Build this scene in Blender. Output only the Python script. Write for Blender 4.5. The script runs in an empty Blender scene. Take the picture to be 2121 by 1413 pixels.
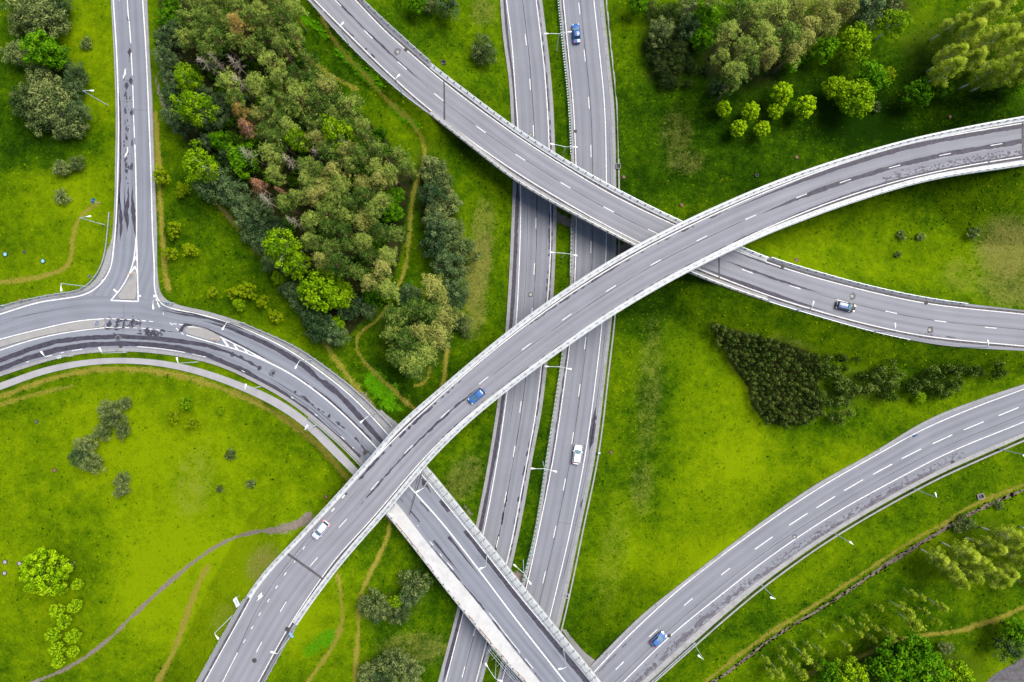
import bpy, bmesh, math, random
import numpy as np
from mathutils import Vector

# ------------------------------------------------------------------ set-up
SC = bpy.context.scene
COL = SC.collection
rng = np.random.default_rng(11)
random.seed(5)
PW, PH, FPX, CAMH = 2121.0, 1413.0, 1443.0, 160.0
CX, CY = PW / 2, PH / 2


def PA(px, py, z):
    """Survey points (plan coordinates measured at height z) to metres."""
    px = np.asarray(px, float); py = np.asarray(py, float); z = np.asarray(z, float)
    s = (CAMH - z) / FPX
    return np.stack([(px - CX) * s, -(py - CY) * s, z + 0 * px], -1)


def to_plan(x, y, z):
    s = (CAMH - z) / FPX
    return x / s + CX, -y / s + CY


# ------------------------------------------------------------------ curves
def _catmull(p, step):
    p = np.asarray(p, float)
    out = []
    q = np.vstack([2 * p[0] - p[1], p, 2 * p[-1] - p[-2]])
    for i in range(1, len(q) - 2):
        p0, p1, p2, p3 = q[i - 1], q[i], q[i + 1], q[i + 2]
        d = np.linalg.norm((p2 - p1)[:2])
        n = max(2, int(d / step))
        t = np.linspace(0, 1, n, endpoint=False)[:, None]
        # centripetal-like damping: limit tangents by neighbouring spans
        d0 = np.linalg.norm((p1 - p0)[:2]) + 1e-6; d2 = np.linalg.norm((p3 - p2)[:2]) + 1e-6
        m1 = ((p1 - p0) / d0 * d + (p2 - p1)) / 2
        m2 = ((p2 - p1) + (p3 - p2) / d2 * d) / 2
        out.append((2 * t**3 - 3 * t**2 + 1) * p1 + (t**3 - 2 * t**2 + t) * m1 + (-2 * t**3 + 3 * t**2) * p2 + (t**3 - t**2) * m2)
    out.append(p[-1:])
    return np.vstack(out)


def arclen(p):
    return np.concatenate([[0], np.cumsum(np.linalg.norm(np.diff(p[:, :2], axis=0), axis=1))])


def resample(p, n):
    s = arclen(p)
    t = np.linspace(0, s[-1], n)
    return np.stack([np.interp(t, s, p[:, k]) for k in range(p.shape[1])], 1)


def line(pts, e0=0.0, e1=0.0, step=5.0, sigma=18.0):
    """smooth plan line through surveyed points, extended straight at both ends"""
    p = _catmull(pts, step)
    p = resample(p, max(3, int(arclen(p)[-1] / step)))
    if sigma > 0 and len(p) > 8:
        w = int(3 * sigma / step)
        k = np.exp(-0.5 * (np.arange(-w, w + 1) * step / sigma) ** 2); k /= k.sum()
        a = 2 * p[0] - p[1:w + 1][::-1] if len(p) > w + 1 else None
        if a is not None:
            b = 2 * p[-1] - p[-w - 1:-1][::-1]
            q = np.vstack([a, p, b])
            p = np.stack([np.convolve(q[:, i], k, 'valid') for i in range(p.shape[1])], 1)
    if e0:
        d = p[0] - p[min(6, len(p) - 1)]; d = d / np.linalg.norm(d[:2])
        n = int(e0 / step)
        p = np.vstack([p[0] + d * step * np.arange(n, 0, -1)[:, None], p])
    if e1:
        d = p[-1] - p[-min(7, len(p))]; d = d / np.linalg.norm(d[:2])
        n = int(e1 / step)
        p = np.vstack([p, p[-1] + d * step * np.arange(1, n + 1)[:, None]])
    return p


def tangents(p):
    t = np.gradient(p[:, :2], axis=0)
    return t / (np.linalg.norm(t, axis=1, keepdims=True) + 1e-9)


def offset(p, d):
    t = tangents(p)
    n = np.stack([-t[:, 1], t[:, 0]], 1)
    return p[:, :2] + n * d


def trim(p, a, b):
    i = int(np.argmin(np.hypot(p[:, 0] - a[0], p[:, 1] - a[1])))
    j = int(np.argmin(np.hypot(p[:, 0] - b[0], p[:, 1] - b[1])))
    return p[min(i, j):max(i, j) + 1]


def seg_dist(q, p, chunk=4000):
    """distance of points q (n,2) to polyline p (m,>=2); also index (float) of the foot"""
    q = np.asarray(q, float)
    a = p[:-1, :2]; d = p[1:, :2] - a; l2 = (d ** 2).sum(1) + 1e-12
    D = np.empty(len(q)); I = np.empty(len(q))
    for s in range(0, len(q), chunk):
        qq = q[s:s + chunk]
        t = np.clip(((qq[:, None, :] - a) * d).sum(2) / l2, 0, 1)
        dist = np.linalg.norm(qq[:, None, :] - (a + t[..., None] * d), axis=2)
        k = dist.argmin(1); r = np.arange(len(qq))
        D[s:s + chunk] = dist[r, k]; I[s:s + chunk] = k + t[r, k]
    return D, I


class Road:
    """centre line with height and half width (m)"""
    def __init__(self, pts, e0=0, e1=0):
        p = line(pts, e0, e1, 6.0, 18.0)
        if e0:
            n = int(e0 / 6.0); p[:n, 2:] = p[n, 2:]
        if e1:
            n = int(e1 / 6.0); p[-n:, 2:] = p[-n - 1, 2:]
        self.p = p

    def z(self, xy):
        _, i = seg_dist(np.asarray(xy)[:, :2], self.p)
        return np.interp(i, np.arange(len(self.p)), self.p[:, 2])

    def world(self, a=None, b=None):
        p = self.p if a is None else trim(self.p, a, b)
        w = PA(p[:, 0], p[:, 1], p[:, 2])
        return np.column_stack([w, p[:, 3]])


# ------------------------------------------------------------------ mesh helpers
def props(o, label=None, cat=None, group=None, kind=None):
    if label: o['label'] = label
    if cat: o['category'] = cat
    if group: o['group'] = group
    if kind: o['kind'] = kind
    return o


def new_mesh(name, verts, faces, mat=None, uv=None, attrs=None, smooth=False):
    me = bpy.data.meshes.new(name)
    verts = np.asarray(verts, np.float32)
    if isinstance(faces, np.ndarray) and faces.ndim == 2:
        n, k = faces.shape
        me.vertices.add(len(verts)); me.vertices.foreach_set('co', verts.ravel())
        me.loops.add(n * k); me.loops.foreach_set('vertex_index', faces.astype(np.int32).ravel())
        me.polygons.add(n); me.polygons.foreach_set('loop_start', np.arange(0, n * k, k, dtype=np.int32))
        me.update(calc_edges=True)
    else:
        me.from_pydata([tuple(v) for v in verts.tolist()], [], [tuple(f) for f in faces])
        me.update()
    if uv is not None:
        lay = me.uv_layers.new(name='UVMap')
        idx = np.empty(len(me.loops), np.int32); me.loops.foreach_get('vertex_index', idx)
        lay.data.foreach_set('uv', np.asarray(uv, np.float32)[idx].ravel())
    for k, v in (attrs or {}).items():
        v = np.asarray(v, np.float32)
        if v.ndim == 1:
            a = me.attributes.new(k, 'FLOAT', 'POINT'); a.data.foreach_set('value', v)
        else:
            a = me.attributes.new(k, 'FLOAT_COLOR', 'POINT')
            a.data.foreach_set('color', np.column_stack([v, np.ones(len(v))]).astype(np.float32).ravel())
    if mat: me.materials.append(mat)
    if smooth:
        me.polygons.foreach_set('use_smooth', np.ones(len(me.polygons), bool))
    return me


def put(name, me, parent=None, loc=None):
    o = bpy.data.objects.new(name, me)
    COL.objects.link(o)
    if parent: o.parent = parent
    if loc is not None: o.location = loc
    return o


def empty(name, loc=(0, 0, 0), rz=0.0):
    o = bpy.data.objects.new(name, None)
    o.empty_display_size = 0.3
    COL.objects.link(o); o.location = loc; o.rotation_euler = (0, 0, rz)
    return o


class MB:
    """collects pieces of ONE mesh"""
    def __init__(s): s.v = []; s.f = []; s.n = 0
    def add(s, v, f):
        v = np.asarray(v, float).reshape(-1, 3)
        s.v.append(v); s.f += [tuple(int(i) + s.n for i in q) for q in f]; s.n += len(v)
    def box(s, c, size, rz=0.0, ax=None):
        x, y, z = [d / 2 for d in size]
        v = np.array([[i, j, k] for i in (-x, x) for j in (-y, y) for k in (-z, z)])
        if ax is not None:
            v = v @ np.asarray(ax)
        elif rz:
            c_, s_ = math.cos(rz), math.sin(rz)
            v = np.column_stack([v[:, 0] * c_ - v[:, 1] * s_, v[:, 0] * s_ + v[:, 1] * c_, v[:, 2]])
        s.add(v + np.asarray(c), [(0, 1, 3, 2), (4, 6, 7, 5), (0, 4, 5, 1), (2, 3, 7, 6), (0, 2, 6, 4), (1, 5, 7, 3)])
    def tube(s, path, radii, sides=6, cap=True):
        path = np.asarray(path, float); n = len(path)
        radii = np.broadcast_to(np.asarray(radii, float), (n,))
        t = np.gradient(path, axis=0); t /= np.linalg.norm(t, axis=1, keepdims=True) + 1e-9
        ref = np.array([0.0, 0.0, 1.0]) if abs(t[:, 2]).mean() < 0.8 else np.array([1.0, 0.0, 0.0])
        u = np.cross(t, ref); u /= np.linalg.norm(u, axis=1, keepdims=True) + 1e-9
        w = np.cross(t, u)
        a = np.linspace(0, 2 * np.pi, sides, endpoint=False)
        v = path[:, None] + radii[:, None, None] * (np.cos(a)[None, :, None] * u[:, None] + np.sin(a)[None, :, None] * w[:, None])
        f = [(i * sides + k, i * sides + (k + 1) % sides, (i + 1) * sides + (k + 1) % sides, (i + 1) * sides + k) for i in range(n - 1) for k in range(sides)]
        if cap:
            f += [tuple(range(sides))[::-1], tuple((n - 1) * sides + k for k in range(sides))]
        s.add(v.reshape(-1, 3), f)
    def loft(s, rings, cap=True, closed=True):
        rings = np.asarray(rings, float); n, k = rings.shape[:2]
        kk = k if closed else k - 1
        f = [(i * k + j, i * k + (j + 1) % k, (i + 1) * k + (j + 1) % k, (i + 1) * k + j) for i in range(n - 1) for j in range(kk)]
        if cap:
            f += [tuple(range(k))[::-1], tuple((n - 1) * k + j for j in range(k))]
        s.add(rings.reshape(-1, 3), f)
    def mesh(s, name, mat=None, org=(0, 0, 0), smooth=False):
        return new_mesh(name, np.vstack(s.v) - np.asarray(org, float), s.f, mat, smooth=smooth)
    def put(s, name, mat=None, parent=None, org=(0, 0, 0), smooth=False):
        return put(name, s.mesh(name, mat, org, smooth), parent)


# ------------------------------------------------------------------ materials
def mat_base(name):
    m = bpy.data.materials.new(name); m.use_nodes = True
    nt = m.node_tree
    return m, nt, nt.nodes['Principled BSDF']


def N(nt, t, **kw):
    n = nt.nodes.new(t)
    for k, v in kw.items():
        if k.startswith('_'):
            n.inputs[k[1:].replace('_', ' ')].default_value = v
        else:
            setattr(n, k, v)
    return n


def noise(nt, vec, scale, detail=3.0, rough=0.55, dim='3D'):
    n = N(nt, 'ShaderNodeTexNoise'); n.noise_dimensions = dim
    n.inputs['Scale'].default_value = scale; n.inputs['Detail'].default_value = detail; n.inputs['Roughness'].default_value = rough
    nt.links.new(vec, n.inputs['Vector'])
    return n.outputs['Fac']


def ramp(nt, fac, stops):
    r = N(nt, 'ShaderNodeValToRGB')
    el = r.color_ramp.elements
    while len(el) < len(stops): el.new(0.5)
    for e, (p, c) in zip(el, stops):
        e.position = p; e.color = (*c, 1) if len(c) == 3 else c
    nt.links.new(fac, r.inputs['Fac'])
    return r.outputs['Color']


def mix(nt, fac, a, b, mode='MIX'):
    m = N(nt, 'ShaderNodeMix', data_type='RGBA', blend_type=mode)
    m.clamp_factor = True
    for s, v in ((m.inputs['Factor'], fac), (m.inputs[6], a), (m.inputs[7], b)):
        if isinstance(v, (int, float)): s.default_value = v
        elif isinstance(v, tuple): s.default_value = (*v, 1)
        else: nt.links.new(v, s)
    return m.outputs[2]


def math_(nt, op, a, b=None, c=None, clamp=False):
    m = N(nt, 'ShaderNodeMath', operation=op, use_clamp=clamp)
    for i, v in enumerate((a, b, c)):
        if v is None: continue
        if isinstance(v, (int, float)): m.inputs[i].default_value = v
        else: nt.links.new(v, m.inputs[i])
    return m.outputs[0]


def mapping(nt, out, scale):
    m = N(nt, 'ShaderNodeMapping'); m.inputs['Scale'].default_value = scale
    nt.links.new(out, m.inputs['Vector'])
    return m.outputs['Vector']


def bump(nt, bs, h, strength, dist):
    b = N(nt, 'ShaderNodeBump'); b.inputs['Strength'].default_value = strength; b.inputs['Distance'].default_value = dist
    nt.links.new(h, b.inputs['Height']); nt.links.new(b.outputs['Normal'], bs.inputs['Normal'])


def plain(name, col, rough=0.6, var=0.12, scale=3.0, metal=0.0, coat=0.0, spec=0.15):
    m, nt, bs = mat_base(name)
    tc = N(nt, 'ShaderNodeTexCoord')
    f = noise(nt, tc.outputs['Object'], scale, 4)
    lo = tuple(c * (1 - var) for c in col); hi = tuple(min(1, c * (1 + var)) for c in col)
    nt.links.new(ramp(nt, f, [(0.3, lo), (0.7, hi)]), bs.inputs['Base Color'])
    bs.inputs['Roughness'].default_value = rough; bs.inputs['Metallic'].default_value = metal
    bs.inputs['Coat Weight'].default_value = coat; bs.inputs['Specular IOR Level'].default_value = spec
    return m


def asphalt(name, col, warm=0.0):
    m, nt, bs = mat_base(name)
    uv = N(nt, 'ShaderNodeUVMap', uv_map='UVMap').outputs['UV']
    geo = N(nt, 'ShaderNodeNewGeometry').outputs['Position']
    grain = noise(nt, geo, 6.0, 3, 0.7)
    blot = noise(nt, geo, 0.12, 4, 0.6)
    streak = noise(nt, mapping(nt, uv, (1.6, 0.018, 1)), 1.0, 3, 0.6)
    fine = noise(nt, mapping(nt, uv, (7.0, 0.05, 1)), 1.0, 2, 0.6)
    # polished wheel tracks: a lane is ~3.6 m wide, two tracks each
    sx = N(nt, 'ShaderNodeSeparateXYZ'); nt.links.new(uv, sx.inputs[0])
    w = math_(nt, 'SINE', math_(nt, 'MULTIPLY', sx.outputs[0], 2 * math.pi / 1.8))
    v = math_(nt, 'ADD', math_(nt, 'MULTIPLY', math_(nt, 'SUBTRACT', streak, 0.5), 0.62), math_(nt, 'MULTIPLY', math_(nt, 'SUBTRACT', fine, 0.5), 0.34))
    v = math_(nt, 'ADD', v, math_(nt, 'MULTIPLY', math_(nt, 'SUBTRACT', grain, 0.5), 0.40))
    v = math_(nt, 'ADD', v, math_(nt, 'MULTIPLY', math_(nt, 'SUBTRACT', blot, 0.5), 0.5))
    v = math_(nt, 'ADD', v, math_(nt, 'MULTIPLY', w, 0.085))
    v = math_(nt, 'ADD', v, 0.5, clamp=True)
    lo = tuple(c * 0.72 for c in col); hi = tuple(c * 1.26 for c in col)
    nt.links.new(ramp(nt, v, [(0.12, lo), (0.5, col), (0.88, hi)]), bs.inputs['Base Color'])
    bs.inputs['Roughness'].default_value = 0.9; bs.inputs['Specular IOR Level'].default_value = 0.08
    bump(nt, bs, grain, 0.25, 0.02)
    return m


def concrete(name, col, joints=0.0, stain=0.25):
    m, nt, bs = mat_base(name)
    geo = N(nt, 'ShaderNodeNewGeometry').outputs['Position']
    a = noise(nt, geo, 0.5, 5, 0.65); b = noise(nt, geo, 5.0, 3, 0.7)
    v = math_(nt, 'ADD', math_(nt, 'MULTIPLY', a, 0.65), math_(nt, 'MULTIPLY', b, 0.35))
    c = ramp(nt, v, [(0.3, tuple(x * (1 - stain) for x in col)), (0.5, col), (0.7, tuple(min(1, x * 1.12) for x in col))])
    if joints:
        uv = N(nt, 'ShaderNodeUVMap', uv_map='UVMap').outputs['UV']
        sx = N(nt, 'ShaderNodeSeparateXYZ'); nt.links.new(uv, sx.inputs[0])
        j = math_(nt, 'FRACT', math_(nt, 'DIVIDE', sx.outputs[1], joints))
        j = math_(nt, 'LESS_THAN', j, 0.07)
        c = mix(nt, math_(nt, 'MULTIPLY', j, 0.35), c, tuple(x * 0.4 for x in col))
    nt.links.new(c, bs.inputs['Base Color'])
    bs.inputs['Roughness'].default_value = 0.85; bs.inputs['Specular IOR Level'].default_value = 0.1
    bump(nt, bs, b, 0.2, 0.02)
    return m


def leaf_mat(name, dark, mid, light, hue_var=0.18, transl=0.25):
    m, nt, bs = mat_base(name)
    at = N(nt, 'ShaderNodeAttribute', attribute_name='tint')
    oi = N(nt, 'ShaderNodeObjectInfo')
    f = math_(nt, 'ADD', at.outputs['Fac'], math_(nt, 'MULTIPLY', math_(nt, 'SUBTRACT', oi.outputs['Random'], 0.5), hue_var), clamp=True)
    c = ramp(nt, f, [(0.08, dark), (0.5, mid), (0.92, light)])
    nt.links.new(c, bs.inputs['Base Color'])
    bs.inputs['Roughness'].default_value = 0.8; bs.inputs['Specular IOR Level'].default_value = 0.03
    tr = N(nt, 'ShaderNodeBsdfTranslucent'); nt.links.new(c, tr.inputs['Color'])
    mx = N(nt, 'ShaderNodeMixShader'); mx.inputs[0].default_value = transl
    out = nt.nodes['Material Output']
    nt.links.new(bs.outputs[0], mx.inputs[1]); nt.links.new(tr.outputs[0], mx.inputs[2]); nt.links.new(mx.outputs[0], out.inputs['Surface'])
    return m


def bark_mat(name, low, high, z0, z1):
    """bark that changes colour up the trunk (local z)"""
    m, nt, bs = mat_base(name)
    tc = N(nt, 'ShaderNodeTexCoord').outputs['Object']
    sx = N(nt, 'ShaderNodeSeparateXYZ'); nt.links.new(tc, sx.inputs[0])
    f = math_(nt, 'DIVIDE', math_(nt, 'SUBTRACT', sx.outputs[2], z0), z1 - z0, clamp=True)
    n = noise(nt, mapping(nt, tc, (4, 4, 1.2)), 2.0, 4)
    f = math_(nt, 'ADD', f, math_(nt, 'MULTIPLY', math_(nt, 'SUBTRACT', n, 0.5), 0.6), clamp=True)
    nt.links.new(ramp(nt, f, [(0.2, low), (0.8, high)]), bs.inputs['Base Color'])
    bs.inputs['Roughness'].default_value = 0.9
    return m


def glow(name, col, strength):
    m, nt, bs = mat_base(name)
    bs.inputs['Base Color'].default_value = (*col, 1); bs.inputs['Roughness'].default_value = 0.2
    bs.inputs['Emission Color'].default_value = (*col, 1); bs.inputs['Emission Strength'].default_value = strength
    return m


M = {}
M['asphalt_motorway'] = asphalt('asphalt_motorway', (0.174, 0.181, 0.204))
M['asphalt_overpass'] = asphalt('asphalt_overpass', (0.193, 0.197, 0.219))
M['asphalt_blue'] = asphalt('asphalt_blue', (0.170, 0.180, 0.208))
M['wet'] = plain('damp_asphalt', (0.046, 0.044, 0.058), 0.55, 0.3, 1.2)
M['damp'] = plain('half_dry_asphalt', (0.098, 0.093, 0.108), 0.7, 0.35, 2.5)
M['tar'] = plain('crack_sealant', (0.045, 0.042, 0.045), 0.6, 0.3, 2.0)
M['gutter'] = plain('gutter_asphalt', (0.075, 0.07, 0.072), 0.8, 0.35, 1.5)
M['worn'] = plain('worn_asphalt', (0.09, 0.085, 0.09), 0.85, 0.3, 1.0)
M['paint'] = plain('road_paint', (0.58, 0.58, 0.57), 0.7, 0.22, 2.0)
M['concrete'] = concrete('parapet_concrete', (0.44, 0.455, 0.46), 2.4)
M['pavement'] = concrete('bridge_pavement', (0.43, 0.43, 0.42), 0.0, 0.25)
M['concrete_old'] = concrete('old_concrete', (0.27, 0.265, 0.26), 1.2, 0.4)
M['kerb'] = concrete('kerb_stone', (0.235, 0.235, 0.24), 1.0, 0.35)
M['paver'] = concrete('paver', (0.28, 0.275, 0.285), 0.0, 0.15)
M['island'] = concrete('island_paving', (0.25, 0.245, 0.235), 0.0, 0.15)
M['deck'] = concrete('deck_concrete', (0.24, 0.24, 0.24), 0, 0.3)
M['steel'] = plain('galvanised_steel', (0.42, 0.46, 0.47), 0.45, 0.15, 2.0, 0.5)
M['post'] = plain('post_steel', (0.24, 0.23, 0.21), 0.6, 0.3, 2.0, 0.3)
M['pole'] = plain('lamp_pole_steel', (0.46, 0.54, 0.54), 0.5, 0.1, 2.0, 0.1)
M['lamp'] = plain('lamp_housing', (0.78, 0.78, 0.77), 0.4, 0.04)
M['blade'] = plain('green_plastic', (0.012, 0.11, 0.065), 0.5, 0.2)
M['iron'] = plain('cast_iron', (0.05, 0.045, 0.045), 0.6, 0.3, 5.0)
M['cover'] = plain('worn_cover', (0.27, 0.26, 0.25), 0.6, 0.2, 4.0)
M['teal'] = plain('teal_plastic', (0.16, 0.42, 0.38), 0.5, 0.1)
M['sign_blue'] = plain('sign_blue', (0.03, 0.13, 0.36), 0.4, 0.08)
M['sign_white'] = plain('sign_white', (0.75, 0.77, 0.8), 0.4, 0.04)
M['sign_red'] = plain('sign_red', (0.6, 0.05, 0.05), 0.4, 0.05)
M['sign_orange'] = plain('sign_orange', (0.85, 0.33, 0.01), 0.4, 0.05)
M['rust'] = plain('rust', (0.20, 0.09, 0.05), 0.8, 0.4)
M['mud'] = plain('bare_soil', (0.125, 0.100, 0.080), 0.95, 0.35, 1.5)

# ------------------------------------------------------------------ surveyed lines
ZM = 0.06
rA = Road([(1076, -5, ZM, 5.2), (1097, 166, ZM, 5.2), (1106, 330, ZM, 5.1), (1105, 470, ZM, 5.1), (1097, 640, ZM, 5.2), (1075, 840, ZM, 5.2), (1060, 940, ZM, 5.1), (1030, 1095, ZM, 5.1), (985, 1290, ZM, 5.1), (953, 1413, ZM, 5.1)], 300, 300)
rB = Road([(1203, 0, ZM, 5.3), (1214, 100, ZM, 5.3), (1225, 216, ZM, 5.3), (1229, 400, ZM, 5.2), (1227, 543, ZM, 5.2), (1215, 690, ZM, 5.2), (1185, 938, ZM, 5.4), (1155, 1100, ZM, 5.4), (1118, 1260, ZM, 5.4), (1073, 1413, ZM, 5.4)], 300, 300)
rD = Road([(695, 0, 5.0, 5.2), (762, 70, 5.5, 5.2), (919, 205, 6.6, 5.1), (1059, 312, 7.0, 5.1), (1250, 432, 7.2, 5.1), (1420, 520, 7.1, 5.0), (1522, 555, 6.8, 5.0), (1673, 604, 5.8, 5.0), (1839, 648, 4.7, 5.0), (2121, 685, 3.2, 5.0)], 300, 300)
rU = Road([(2121, 291, 10.4, 5.1), (1890, 333, 11.8, 5.1), (1690, 391, 12.8, 5.1), (1522, 462, 13.3, 5.1), (1303, 574, 13.5, 5.1), (1085, 723, 13.3, 5.1), (950, 830, 12.9, 5.2), (850, 920, 12.4, 5.2), (730, 1062, 11.6, 5.4), (640, 1165, 10.7, 5.7), (565, 1263, 9.8, 6.0), (478, 1413, 8.6, 6.4)], 300, 300)
rR = Road([(0, 708, 3.7, 8.0), (123, 675, 3.7, 7.2), (300, 676, 3.7, 6.3), (437, 700, 3.72, 5.8), (535, 736, 4.1, 5.7), (652, 806, 4.9, 5.8), (720, 862, 5.4, 6.0), (793, 935, 6.0, 6.0), (848, 1000, 6.4, 6.0), (1000, 1190, 6.6, 6.2), (1165, 1400, 6.6, 6.2)], 300, 300)
rN = Road([(267, 0, 3.7, 4.7), (277, 150, 3.7, 4.6), (281, 300, 3.7, 4.5), (280, 470, 3.7, 4.8), (279, 600, 3.7, 5.0)], 300, 0)
rS = Road([(1300, 1385, 5.2, 5.6), (1370, 1305, 4.6, 5.6), (1500, 1190, 3.4, 5.6), (1590, 1131, 2.7, 5.6), (1760, 1022, 1.9, 5.6), (1960, 907, 1.2, 5.6), (2121, 850, 1.0, 5.6)], 60, 300)
FT = [(0, 793), (100, 759), (200, 743), (299, 743), (399, 759), (530, 805), (580, 829), (646, 876), (711, 940), (750, 982), (800, 1040)]
FB = [(0, 808), (100, 773), (200, 755), (299, 755), (399, 773), (530, 822), (596.5, 859), (640, 892.5), (687, 940), (731, 983.5), (780, 1041)]
fT = line(FT, 250); fB = line(FB, 250)
_mid = (resample(fT, 120) + resample(fB, 120)) / 2
rF = Road([(x, y, 0, 1.1) for x, y in _mid[::6]])
rF.p[:, 2] = rR.z(rF.p) - 0.08

ALW = line([(1049, 0), (1060, 86), (1067, 186), (1073, 263), (1078, 386), (1078, 470), (1075, 560), (1069, 670), (1049, 823), (1032.5, 938), (1000, 1111), (960, 1268), (923, 1413)], 300, 300)
ARW = line([(1110.6, 0), (1126.5, 133), (1133, 213), (1137.5, 304), (1140.5, 422), (1140, 530), (1134, 620), (1122, 753), (1110, 852.6), (1095, 938), (1075, 1044), (1060, 1121), (1009, 1325), (987, 1409)], 300, 300)
ALO = line([(1035.6, 0), (1042, 80), (1054, 166), (1059, 253), (1062, 380), (1059, 470), (1054, 580), (1047, 683), (1031, 829), (1014, 940), (988.6, 1074), (948.5, 1255), (907, 1413)], 300, 300)
ARO = line([(1123, 0), (1139, 133), (1146, 216), (1150, 310), (1153, 422), (1151.5, 500), (1146, 620), (1134, 750), (1122, 852), (1105, 940), (1087, 1044), (1070, 1130), (1022, 1325), (1000, 1409)], 300, 300)
BLW = line([(1167, 0), (1176.5, 100), (1187.4, 216), (1193, 339), (1193.5, 453), (1190.5, 583), (1180, 716), (1171.5, 779), (1148, 938), (1120, 1080.6), (1090, 1218), (1049, 1375), (1040, 1411)], 300, 300)
BLO = line([(1156, 0), (1166, 100), (1178, 216), (1183, 330), (1184, 452), (1181, 583), (1167, 720), (1157, 790), (1134, 938), (1107, 1107), (1079, 1218), (1039, 1370), (1029, 1411)], 300, 300)
BRW = line([(1230, 0), (1243, 120), (1252, 216), (1256, 366), (1256, 480), (1254.6, 543), (1247, 670), (1238, 753), (1213, 938), (1184, 1087), (1139, 1278), (1105, 1413)], 300, 300)
BRK = line([(1241, 0), (1254, 120), (1264, 216), (1269, 330), (1269, 528), (1261, 656), (1250, 753), (1226, 938), (1197, 1087), (1151, 1290), (1118, 1413)], 300, 300)
BRO = line([(1250, 0), (1262, 120), (1272, 216), (1275.5, 330), (1276, 528), (1268, 656), (1257, 753), (1234, 940), (1204, 1087), (1158, 1301), (1126, 1413)], 300, 300)

DLO = line([(638, 0), (723, 94), (833, 195), (888, 236), (976, 305), (1059, 369), (1126.5, 411), (1226, 465), (1316, 511.6), (1422.6, 563), (1500, 594), (1589, 624.7), (1656.5, 645), (1823, 691), (1956, 716), (2121, 727)], 300, 300)
DLW = line([(651.4, 0), (711, 60), (783, 131), (862.7, 204), (919, 249.5), (1059, 350), (1160, 412.5), (1256, 467), (1326, 503), (1442.6, 555), (1589, 611), (1690, 643), (1823, 678), (1922.7, 697), (2121, 717)], 300, 300)
DRW = line([(736, 0), (796, 63), (862.7, 122), (922.6, 173), (1059, 274), (1143, 329), (1266, 402.5), (1399, 467), (1522, 518), (1589, 543), (1623, 555), (1756, 593), (1916, 628), (2121, 651)], 300, 300)
DRO = line([(751, 0), (800, 47), (844.6, 87), (894, 131), (960, 182), (1059, 256), (1143, 312), (1273, 387.6), (1412.6, 457), (1529, 507), (1589, 531.5), (1656.5, 553), (1789.6, 590), (1922.7, 618), (2121, 643)], 300, 300)

UTO = line([(2121, 240), (2006, 261), (1876, 289.5), (1700, 341), (1590, 381), (1500, 419), (1399, 466), (1276, 531.5), (1160, 606), (1059, 680), (916, 799), (816, 888), (775, 936), (691, 1030), (640, 1085), (593.6, 1134), (550, 1180), (509, 1236), (460, 1320), (408, 1413)], 300, 300)
UTW = line([(2121, 254.5), (2006, 274), (1889, 297), (1756, 335), (1590, 396), (1424, 470), (1293, 539), (1170, 616), (1060, 696), (929, 805), (796, 930), (664, 1074), (594, 1147), (539, 1208), (496.5, 1281.6), (423.6, 1413)], 300, 300)
UBW = line([(2121, 324), (1989, 346), (1856, 376), (1723, 418), (1590, 472), (1492.6, 518), (1343, 597), (1203, 689.6), (1060, 790), (962.5, 868), (887, 940), (764, 1082), (700, 1152), (668, 1194), (597, 1301), (535, 1413)], 300, 300)
UBO = line([(2121, 343), (1922.7, 375), (1756, 424), (1633, 469), (1589, 486.6), (1412.6, 571), (1273, 652), (1170, 722), (1060, 803), (972.5, 875), (902, 944), (798, 1065.5), (704, 1174), (614, 1297.6), (548, 1413)], 300, 300)

# side road + its outer edge continuing along the curved road
NLW = line([(234.6, 0), (241, 100), (245.5, 233), (244.5, 333), (239.5, 470), (236, 505), (229.6, 553), (219, 575), (206, 591), (192, 602), (173, 611), (130, 619), (83, 626), (0, 651)], 300, 250, sigma=7)
NLK = line([(231, 0), (237, 100), (241.5, 233), (240.5, 333), (236, 470), (232.5, 505), (226, 551), (215.5, 572), (203, 587), (190, 597), (170, 606.5), (128, 614), (82, 621.5), (0, 646)], 300, 250, sigma=7)
NLO = line([(229.6, 0), (235, 100), (239.5, 233), (238.5, 333), (234, 470), (229, 505), (220, 521), (215, 543), (209, 558.5), (199, 577), (185, 590), (163, 602), (123, 608.5), (67, 619), (0, 636)], 300, 250, sigma=7)
NRW = line([(295.5, 0), (302, 100), (308, 233), (313, 366), (315.5, 470), (319.5, 553), (321, 603), (328, 623), (343, 634.7), (366, 641), (432.6, 656), (530, 691), (596.5, 724.5), (663, 769), (730, 823), (806, 902.5), (871.5, 980), (980, 1113), (1081, 1240), (1227, 1413)], 300, 300, sigma=7)
NRO = line([(304.5, 0), (309, 100), (314.5, 200), (319, 333), (324.5, 470), (328.7, 593), (332, 606), (340, 618), (359, 628), (432.6, 646), (499, 667), (530, 680), (613, 718), (680, 763), (743, 813), (816, 886), (882, 964), (990, 1097), (1104, 1240), (1244, 1413)], 300, 300, sigma=7)
RTOP = line([(-250, 728), (0, 646.5), (82, 622), (128, 615), (170, 612), (240, 615), (300, 620), (345, 633), (366, 640), (432.6, 654), (530, 690), (596.5, 723.5), (663, 768), (730, 822), (806, 901.5), (871.5, 979), (980, 1112), (1081, 1239), (1227, 1413)], 0, 300, sigma=8)
RBW = line([(0, 768), (46.6, 753), (140, 728), (246, 717), (299, 719), (366, 727), (449, 746), (530, 782), (596.5, 818), (663, 866), (743, 939), (820, 1030), (898, 1131), (998.7, 1251), (1060, 1330), (1127, 1413)], 250, 300)
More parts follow.
